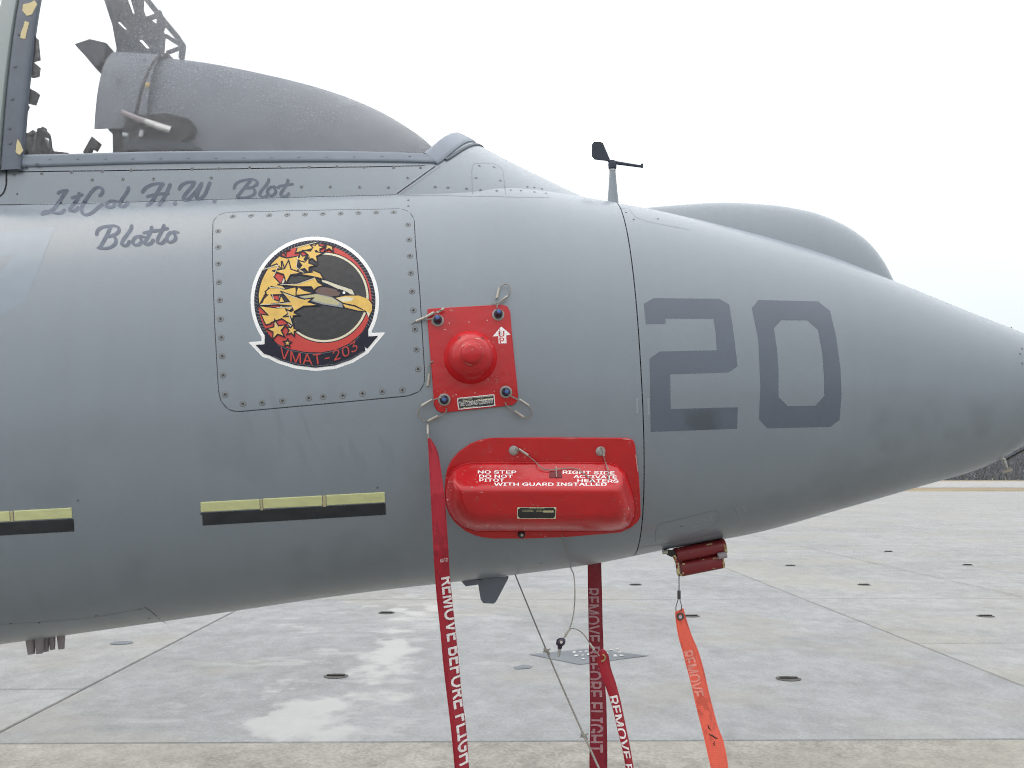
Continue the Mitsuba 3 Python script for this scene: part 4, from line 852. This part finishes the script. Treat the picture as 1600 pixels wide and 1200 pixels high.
part(GD, "fine_print", on_guard(unary_union([sg.LineString(ZG6(l)).buffer(.3) for l in ([(740, 600), (850, 600)], [(695, 609), (770, 609)], [(790, 609), (830, 609)], [(695, 620), (770, 620)], [(790, 620), (835, 620)])] + [sg.Polygon(ZG6([(838, 612), (912, 612), (912, 626), (838, 626)]))]), .0024), "olive_print")
rim = np.array(box.buffer(.8).exterior.segmentize(5).coords)
part(pg, "flange_weld", tube(toward(rim, .0115), .0022, 6), "red_paint", smooth=60)
def gcable(px, lift, name="lanyard"):
    q = spline(ZG6(px), 50); l = np.interp(np.linspace(0, 1, 50), np.linspace(0, 1, len(lift)), lift); part(pg, name, tube(toward(q, .013 + guard_h(q) + l), .0016, 7), "wire_rope", smooth=50)
for c in ((632, 190), (1232, 195)):
    p, n = hit(ZG6([c])); p, n = p[0] + n[0] * .010, n[0]
    k = part(pg, "screw", lathe([(.0155, 0), (.015, .003), (.009, .006), (.008, .012), (.0005, .013)], p, n, 20), "washer_grey", smooth=35)
gcable([(645, 180), (690, 200), (735, 232), (785, 275), (825, 312), (870, 328), (930, 326), (1000, 318), (1070, 322), (1120, 352), (1155, 378), (1185, 412)], [.012, .008, .010, .006, .003, .003, .003, .003])
gcable([(1243, 172), (1256, 225), (1270, 275), (1284, 315), (1290, 350), (1291, 395)], [.012, .008, .008, .004, .003])
for a, b in (((668, 185), (732, 228)), ((1246, 172), (1260, 232))):
    q = np.array(ZG6([a, b])); part(pg, "ferrule", tube(toward(q, .020 + guard_h(q)), .0042, 8), "ferrule_metal", smooth=40)
hp = sg.Polygon(ZG6([(884, 338), (964, 338), (972, 384), (878, 384)])); part(pg, "hinge_tab", on_guard(hp, .0022), "red_dark")
q = np.array(ZG6([(928, 306), (929, 340), (931, 380)])); part(pg, "hinge_pin", tube(toward(q, .013 + guard_h(q) + .002), .0018, 6), "ferrule_metal")
p = toward(np.array(ZG6([(688, 775)])), .014)[0]
part(pg, "bottom_latch", lathe([(.0115, -.006), (.0115, .012), (.009, .016), (.0005, .016)], p, [0, -1, -.15], 18), "rubber_black", smooth=35)
part(pg, "latch_bolt", lathe([(.0045, .014), (.0045, .020), (.0005, .021)], p + [.001, 0, 0], [0, -1, -.15], 12), "ferrule_metal", smooth=35)
chips = []
for i in range(44):
    t = rnd.random(); e = gplate.exterior.interpolate(t, normalized=True)
    if e.y > 790 and e.x < 960: continue
    chips.append(affinity.scale(sg.Point(e.x, e.y).buffer(rnd.uniform(.3, 1.0), 3), rnd.uniform(.8, 2.2), 1))
for a, b in (((905, 103), (1050, 106)), ((395, 125), (415, 119)), ((560, 104), (600, 104)), ((1462, 118), (1474, 160)), ((1478, 220), (1490, 330)), ((1380, 107), (1440, 112))): chips.append(sg.LineString(ZG6([a, b])).buffer(.9))
part(pg, "plate_paint_chips", decal(unary_union(chips).intersection(gplate.buffer(-.9)).difference(box.buffer(1)), .0104, 4), "chip_pale", kind="stuff")
chips = []
for i in range(46):
    q = ZG6([(rnd.uniform(180, 1465), rnd.uniform(300, 745))])[0]
    if rnd.random() < .75:
        e = box.buffer(-rnd.uniform(.8, 9)).exterior.interpolate(rnd.random(), normalized=True); q = (e.x, e.y)
    chips.append(affinity.rotate(affinity.scale(sg.Point(q).buffer(rnd.uniform(.2, .75), 2), rnd.uniform(.6, 1.8), 1), rnd.uniform(0, 180)))
part(CB, "paint_chips", on_guard(unary_union(chips).intersection(box.buffer(-.6)), .0005, 3), "chip_pale", kind="stuff")

# ------------------------------------------------------------------ streamers
class Streamer:
    """a webbing strap: left and right edge pixels down its length at depths Yl, Yr, with a cross section profile"""
    def __init__(self, key, L, R, Yl, Yr, m, bulge=0.0, fold=None, wave=.004, seed=0, thick=.0012, n=110, mcols=14):
        t = np.linspace(0, 1, n)
        def edge(E, Y):
            E = np.asarray(E, float); y = np.linspace(max(L[0][1], R[0][1]), min(L[-1][1], R[-1][1]), n) if False else None
            d = np.r_[0, np.cumsum(np.linalg.norm(np.diff(E, axis=0), axis=1))]; d /= d[-1]
            x = Pch(d, E[:, 0])(t); yy = Pch(d, E[:, 1])(t); YY = np.interp(t, np.linspace(0, 1, len(np.atleast_1d(Y))), np.atleast_1d(Y)) if np.ndim(Y) else np.full(n, Y)
            return np.stack([CAM + (lambda dd: dd * ((Yk - CAM[1]) / dd[:, 1])[:, None])(rays([[a, b]]))[0] for a, b, Yk in zip(x, yy, YY)])
        l, r = edge(L, Yl), edge(R, Yr); w = np.linspace(0, 1, mcols)
        S = l[:, None] * (1 - w)[None, :, None] + r[:, None] * w[None, :, None]
        R_ = np.random.default_rng(seed); ph = R_.uniform(0, 6, 4)
        out = (wave * np.sin(t * 9 + ph[0])[:, None] + .5 * wave * np.sin(t[:, None] * 23 + ph[1] + 3 * w[None]) + bulge * np.sin(np.pi * w)[None])
        if fold is not None: out = out + fold(t[:, None], w[None])
        S[..., 1] -= out
        self.S, self.n, self.m = S, n, mcols
        self.length = np.r_[0, np.cumsum(np.linalg.norm(np.diff(S[:, mcols // 2], axis=0), axis=1))]
        self.uvl = self.length
        V = np.concatenate([S, S + [0, thick, 0]], 1)[:, np.r_[0:mcols, mcols * 2 - 1:mcols - 1:-1, 0]]
        uv = np.stack(np.broadcast_arrays(self.length[:, None], np.r_[w, w[::-1], 0][None]), -1)
        g = grid_mesh(V)
        c = g.triangles_center - S.reshape(-1, 3)[0]
        if g.face_normals[:len(g.faces)].dot([0, -1, 0])[(np.arange(len(g.faces)) % (2 * mcols)) < mcols - 1].mean() < 0: g.invert()
        self.key = part(key, "webbing", g, m, smooth=False, uv=uv.reshape(-1, 2))
    def point(self, d, w, lift):
        i = np.interp(d, self.length, np.arange(self.n)); j = np.clip(w, 0, 1) * (self.m - 1)
        i0, j0 = np.clip(i.astype(int), 0, self.n - 2), np.clip(j.astype(int), 0, self.m - 2); a, b = (i - i0)[:, None], (j - j0)[:, None]; S = self.S
        p = S[i0, j0] * (1 - a) * (1 - b) + S[i0 + 1, j0] * a * (1 - b) + S[i0, j0 + 1] * (1 - a) * b + S[i0 + 1, j0 + 1] * a * b
        n = nrm(np.cross(S[i0 + 1, j0] - S[i0, j0], S[i0, j0 + 1] - S[i0, j0])); n = np.where((n[:, 1] > 0)[:, None], -n, n)
        return p + n * lift
    def text(self, text, d0, d1, w_base, w_top, m, clip=(0.0, 1.0), name="lettering", lift=.0009):
        """running down the strap, letter feet at w_base and heads at w_top"""
        v, f = text_tris(text, True); v, f = refine2(v, f, .07)
        d = d0 + (d1 - d0) * v[:, 0] / v[:, 0].max(); w = w_base + (w_top - w_base) * v[:, 1]
        ok = ((w >= clip[0]) & (w <= clip[1]))[f].all(1)
        f = f[ok]; u, inv = np.unique(f, return_inverse=True)
        part(self.key, name, orient(self.point(d[u], w[u], lift), inv.reshape(-1, 3)), m)
def grommet(key, c, r, axis=(0, -1, 0), m="brass"):
    part(key, "grommet", lathe([(r, -.001), (r, .0015), (r * .82, .003), (r * .6, .0022), (r * .55, -.001)], c, np.array(axis, float), 24), m, smooth=40)

st = thing("warning_streamer", "long red streamer with white lettering hanging from the sensor cover's lower left pin", "warning streamer", "red warning streamers hanging under the jet")
L_ = [(668, 686), (669, 700), (671, 740), (674, 800), (677, 860), (680, 905), (683, 940), (688, 985), (693, 1040), (699, 1095), (706, 1155), (711, 1212)]
R_ = [(672, 684), (684, 706), (690, 742), (696, 790), (700, 850), (703, 900), (706, 930), (710, 970), (716, 1030), (721, 1085), (728, 1140), (733, 1212)]
s1 = Streamer(st, L_, R_, [2.99, 2.93, 2.93, 2.98, 3.0, 3.0, 3.0], [2.98, 2.93, 2.94, 3.02, 3.04, 3.04, 3.03], "web_red", bulge=.006, seed=1, fold=lambda t, w: (.022 * np.clip(1 - np.abs(w - .34 - .10 * np.sin(t * 8)) / .33, 0, 1) - .016 * np.clip(w - .75, 0, 1) * 4) * np.clip((t - .38) * 4, 0, 1))
Lg = s1.length[-1]
def s1d(y): return float(np.interp(y, [686, 1212], [0, Lg]))
s1.text("NATO", s1d(876), s1d(880), .5, .5, "web_white") if False else None
s1.text("REMOVE BEFORE FLIGHT", s1d(906), s1d(1290), .42, 1.32, "web_white", (0, .985))
q, f = text_tris("NATO"); q, f = refine2(q, f, .3)
part(s1.key, "small_lettering", orient(s1.point(np.full(len(q), s1d(881)) - q[:, 1] * .011, .42 + .5 * q[:, 0] / q[:, 0].max(), .001), f), "web_white")
lk = thing("streamer_lanyard", "short wire loop joining the sensor cover's lower left pin to the long red streamer", "cable")
part(lk, "wire", tube(toward([(669, 657), (668.5, 664), (668, 672), (669, 680), (671, 688), (676, 696)], [.013, .012, .014, .03, .06, .075]), .0018, 7), "wire_rope", smooth=50)
part(lk, "ferrule", tube(toward([(668.3, 664), (668.6, 678)], [.013, .026]), .0036, 8), "ferrule_metal", smooth=40)

st = thing("warning_streamer", "darker red streamer hanging straight down from behind the belly with faded lettering", "warning streamer", "red warning streamers hanging under the jet")
s2 = Streamer(st, [(918, 868), (919, 940), (921, 1040), (922, 1120), (921, 1196), (921, 1206)], [(939, 868), (941, 940), (944, 1040), (948, 1120), (949, 1196), (949, 1206)], [3.85, 3.86, 3.82], [3.90, 3.92, 3.86], "web_dark_red", bulge=.004, seed=2)
s2.text("REMOVE BEFORE FLIGHT", s2.length[-1] * .155, s2.length[-1] * .915, -.2, .72, "web_faded", (.02, 1))
st = thing("warning_streamer", "slanting red streamer with brass eyelet held by the hanging pin's wire, front right one", "warning streamer", "red warning streamers hanging under the jet")
s3 = Streamer(st, [(936, 1016), (933, 1030), (937, 1048), (948, 1078), (958, 1110), (966, 1145), (974, 1180), (979, 1212)], [(941, 1013), (950, 1022), (954, 1042), (962, 1066), (970, 1096), (977, 1130), (985, 1170), (992, 1212)], [2.98, 3.0, 3.02], [3.0, 3.03, 3.06], "web_red", bulge=.008, seed=3, wave=.003)
s3.text("REMOVE BEFORE", s3.length[-1] * .37, s3.length[-1] * 1.35, -.12, .74, "web_white", (.03, 1))
grommet(st, at([(940.5, 1028)], 2.985)[0], .0115)
st = thing("warning_streamer", "faded orange streamer with dark eyelet hanging from the red clamp under the nose", "warning streamer")
s4 = Streamer(st, [(1055, 956), (1058, 985), (1068, 1025), (1078, 1062), (1087, 1100), (1098, 1145), (1106, 1180), (1113, 1212)], [(1068, 950), (1078, 985), (1092, 1020), (1102, 1056), (1112, 1098), (1122, 1135), (1131, 1160), (1138, 1212)], [3.42, 3.40, 3.36, 3.33], [3.44, 3.43, 3.42, 3.38], "web_orange", bulge=.006, seed=4, wave=.003)
s4.text("REMOVE", s4.length[-1] * .25, s4.length[-1] * .53, -.12, .60, "web_ghost", (.03, 1))
grommet(st, at([(1063, 963)], 3.415)[0], .0125, m="wire_dark")
part(s4.key, "eyelet_hole", lathe([(.006, .0022), (.0005, .0023)], at([(1063, 964)], 3.414)[0], np.array([0, -1.0, 0]), 16), "pale_stencil")
def blot(seq, lift=.0012):
    pts = [s4.point(np.array([s4.length[-1] * a]), np.array([b]), lift)[0] for a, b in seq]
    part(s4.key, "dark_stain", tube(pts, [.0008] + [.0022] * (len(pts) - 2) + [.0008], 5), "rubber_black")
blot([(.70, .38), (.72, .40), (.735, .47)]); blot([(.755, .30), (.765, .45), (.78, .58), (.785, .72)]); blot([(.80, .5), (.815, .42), (.825, .46)])

# ------------------------------------------------------------------ hanging pin and its wires
qp = thing("quick_release_pin", "small pin with dark purple knob hanging on a wire below the pitot guard", "pin")
pk = at([(876, 1004)], 2.97)[0]; pe = at([(872.5, 1026)], 2.97)[0]; ax = nrm(pe - pk)
part(qp, "knob", lathe([(.0005, -.013), (.008, -.0125), (.0128, -.008), (.0142, -.001), (.0125, .006), (.007, .010), (.0062, .018), (.0005, .0185)], pk, ax, 22), "knob_purple", smooth=45)
part(qp, "button", lathe([(.0042, 0), (.0042, .002), (.0005, .0025)], pk + np.array([.001, -.0135, .003]), [0, -1, .2], 12), "ferrule_metal", smooth=40)
part(qp, "shank", lathe([(.0046, .012), (.0046, np.linalg.norm(pe - pk)), (.0005, np.linalg.norm(pe - pk) + .001)], pk, ax, 14), "steel", smooth=40)
part(qp, "hanging_wire", tube(spline(np.vstack([toward([(878, 835)], .03), toward([(884, 858)], .012), toward([(892, 888)], .006), at([(898, 915), (898, 940), (895, 965), (890, 982), (885, 992), (878, 1000)], 2.97)]), 60), .0017, 7), "wire_rope", smooth=50)
part(qp, "side_wire", tube(spline(at([(888, 984), (896, 982), (906, 986), (915, 995), (922, 1006), (930, 1017), (937, 1025)], 2.968), 40), .0017, 7), "wire_rope", smooth=50)
part(qp, "ferrule", tube(at([(890, 983), (882, 993)], 2.967), .0036, 8), "ferrule_metal", smooth=40)
part(qp, "ferrule", tube(at([(921, 1005), (928, 1015)], 2.966), .0034, 8), "ferrule_metal", smooth=40)

# ------------------------------------------------------------------ red clamp under the nose
rc = thing("probe_clamp", "dark red two-part clamp with chipped edges fixed under the nose", "protective cover")
def roll(px, Y0, Y1, m, name, r=.010):
    poly = sg.Polygon(at(px, (Y0 + Y1) / 2)[:, [0, 2]]).buffer(-r).buffer(r)
    ms = extrude_along(poly, np.array([0, (Y0 + Y1) / 2, 0.0]), np.array([1.0, 0, 0]), np.array([0, 0, 1.0]), np.array([0, 1.0, 0]), Y1 - Y0); part(rc, name, ms, m, smooth=30)
def log(px0, px1, Y, ry, rz, m, name):
    a, b = at([px0, px1], Y); n = 26; d = b - a; up = nrm(np.cross(d, [0, 1.0, 0])); up = up if up[2] > 0 else -up; ang = np.arange(n) * 2 * np.pi / n
    pr = [(0, .01), (0, .8), (.02, .98), (.05, 1), (.95, 1), (.98, .98), (1, .8), (1, .01)]
    e = 2 / 3.2; c, s_ = np.sign(np.cos(ang)) * np.abs(np.cos(ang)) ** e, np.sign(np.sin(ang)) * np.abs(np.sin(ang)) ** e
    V = np.stack([a + d * t + q * (c[:, None] * np.array([0, ry, 0]) + s_[:, None] * up * rz) for t, q in pr]); V = np.concatenate([V, V[:, :1]], 1)
    m_ = grid_mesh(V); m_.merge_vertices(); m_.fix_normals(); part(rc, name, m_, m, smooth=40)
log((1054, 868), (1128, 853), 3.52, .045, .024, "red_dark", "upper_jaw"); log((1061, 889), (1126, 876), 3.52, .042, .026, "red_dark", "lower_jaw")
log((1126.5, 853.5), (1131, 852.6), 3.52, .046, .026, "edge_primer", "end_plate"); log((1060, 897.5), (1125, 885.5), 3.52, .030, .004, "edge_primer", "worn_edge"); log((1124.5, 876), (1127.5, 875.5), 3.52, .043, .027, "edge_primer", "end_plate")
part(rc, "bolt_stub", tube(at([(1122, 869), (1135, 866.5)], 3.47), .0115, 12), "tube_grey", smooth=40)
roll([(1036, 862), (1042, 859), (1056, 861), (1056, 870), (1046, 869)], 3.49, 3.55, "rubber_black", "hinge_bracket", .001)
part(rc, "bracket_tip", tube(at([(1035, 863), (1043, 862)], 3.48), .007, 8), "ferrule_metal")
part(rc, "side_strap", tube(at([(1053, 868), (1058, 880), (1060, 897), (1063, 899)], 3.475), .006, 8), "edge_primer", smooth=40)
part(rc, "pull_wire", tube(at([(1061, 896), (1061, 910), (1061, 926)], 3.47), .0018, 7), "wire_dark", smooth=50)
part(rc, "ferrule", tube(at([(1061, 923), (1061, 936)], 3.465), .006, 8), "wire_dark", smooth=40)
part(rc, "wire_loop", tube(spline(at([(1060, 935), (1057, 945), (1056, 953), (1060, 960)], 3.44), 20), .0014, 6), "wire_dark"); part(rc, "wire_loop", tube(spline(at([(1062, 935), (1064, 943), (1065, 950), (1063, 958)], 3.43), 20), .0014, 6), "wire_dark")

# ------------------------------------------------------------------ grounding wire from belly to apron
gw = thing("grounding_wire", "thin grey grounding wire with small knots slanting from the belly to the concrete", "cable")
ge = ground_at([(938, 1205)])[0]; gs = at([(803, 893)], 3.62)[0]
def along(t): return gs + (np.array([ge[0], 2.60, .02]) - gs) * t
e2 = at([(938, 1205)], 2.9)[0]
pts = np.stack([gs + (e2 - gs) * t + np.array([0, 0, -.012 * math.sin(math.pi * t)]) for t in np.linspace(0, 1, 40)])
pts = np.vstack([pts, [e2 + (e2 - gs) * .25], [e2 + (e2 - gs) * .55]]); pts = pts[pts[:, 2] > .004]
part(gw, "wire", tube(pts, np.interp(np.arange(len(pts)), [0, len(pts)], [.0022, .0034]), 7), "wire_rope", smooth=50)
kn = []
for (x, y) in ((857, 1018), (913, 1149)):
    i = np.argmin(np.linalg.norm(project(pts) - [x, y], axis=1)); p = pts[i]; kn.append(p)
    part(gw, "knot", trimesh.util.concatenate([tube([p + [-.010, 0, .006], p, p + [.010, 0, -.012]], [.003, .007, .003], 8), tube([p + [-.012, 0, -.004], p + [.0, -.004, 0], p + [.012, 0, .006]], .0022, 6)]), "wire_rope", smooth=40)

# ------------------------------------------------------------------ the hazy air over the airfield
scene["haze_air"] = {"type": "homogeneous", "albedo": rgb(0.95, 0.955, 0.96), "sigma_t": 0.00022}
scene["haze"] = {"type": "cube", "to_world": mi.ScalarTransform4f().translate([0, 2450, 12.5]).scale([3100, 2600, 14.5]), "bsdf": {"type": "null"}, "interior": {"type": "ref", "id": "haze_air"}}
scene["camera"]["medium"] = {"type": "ref", "id": "haze_air"}
labels["haze"] = {"kind": "stuff", "label": "thin haze in the air over the airfield", "category": "haze"}
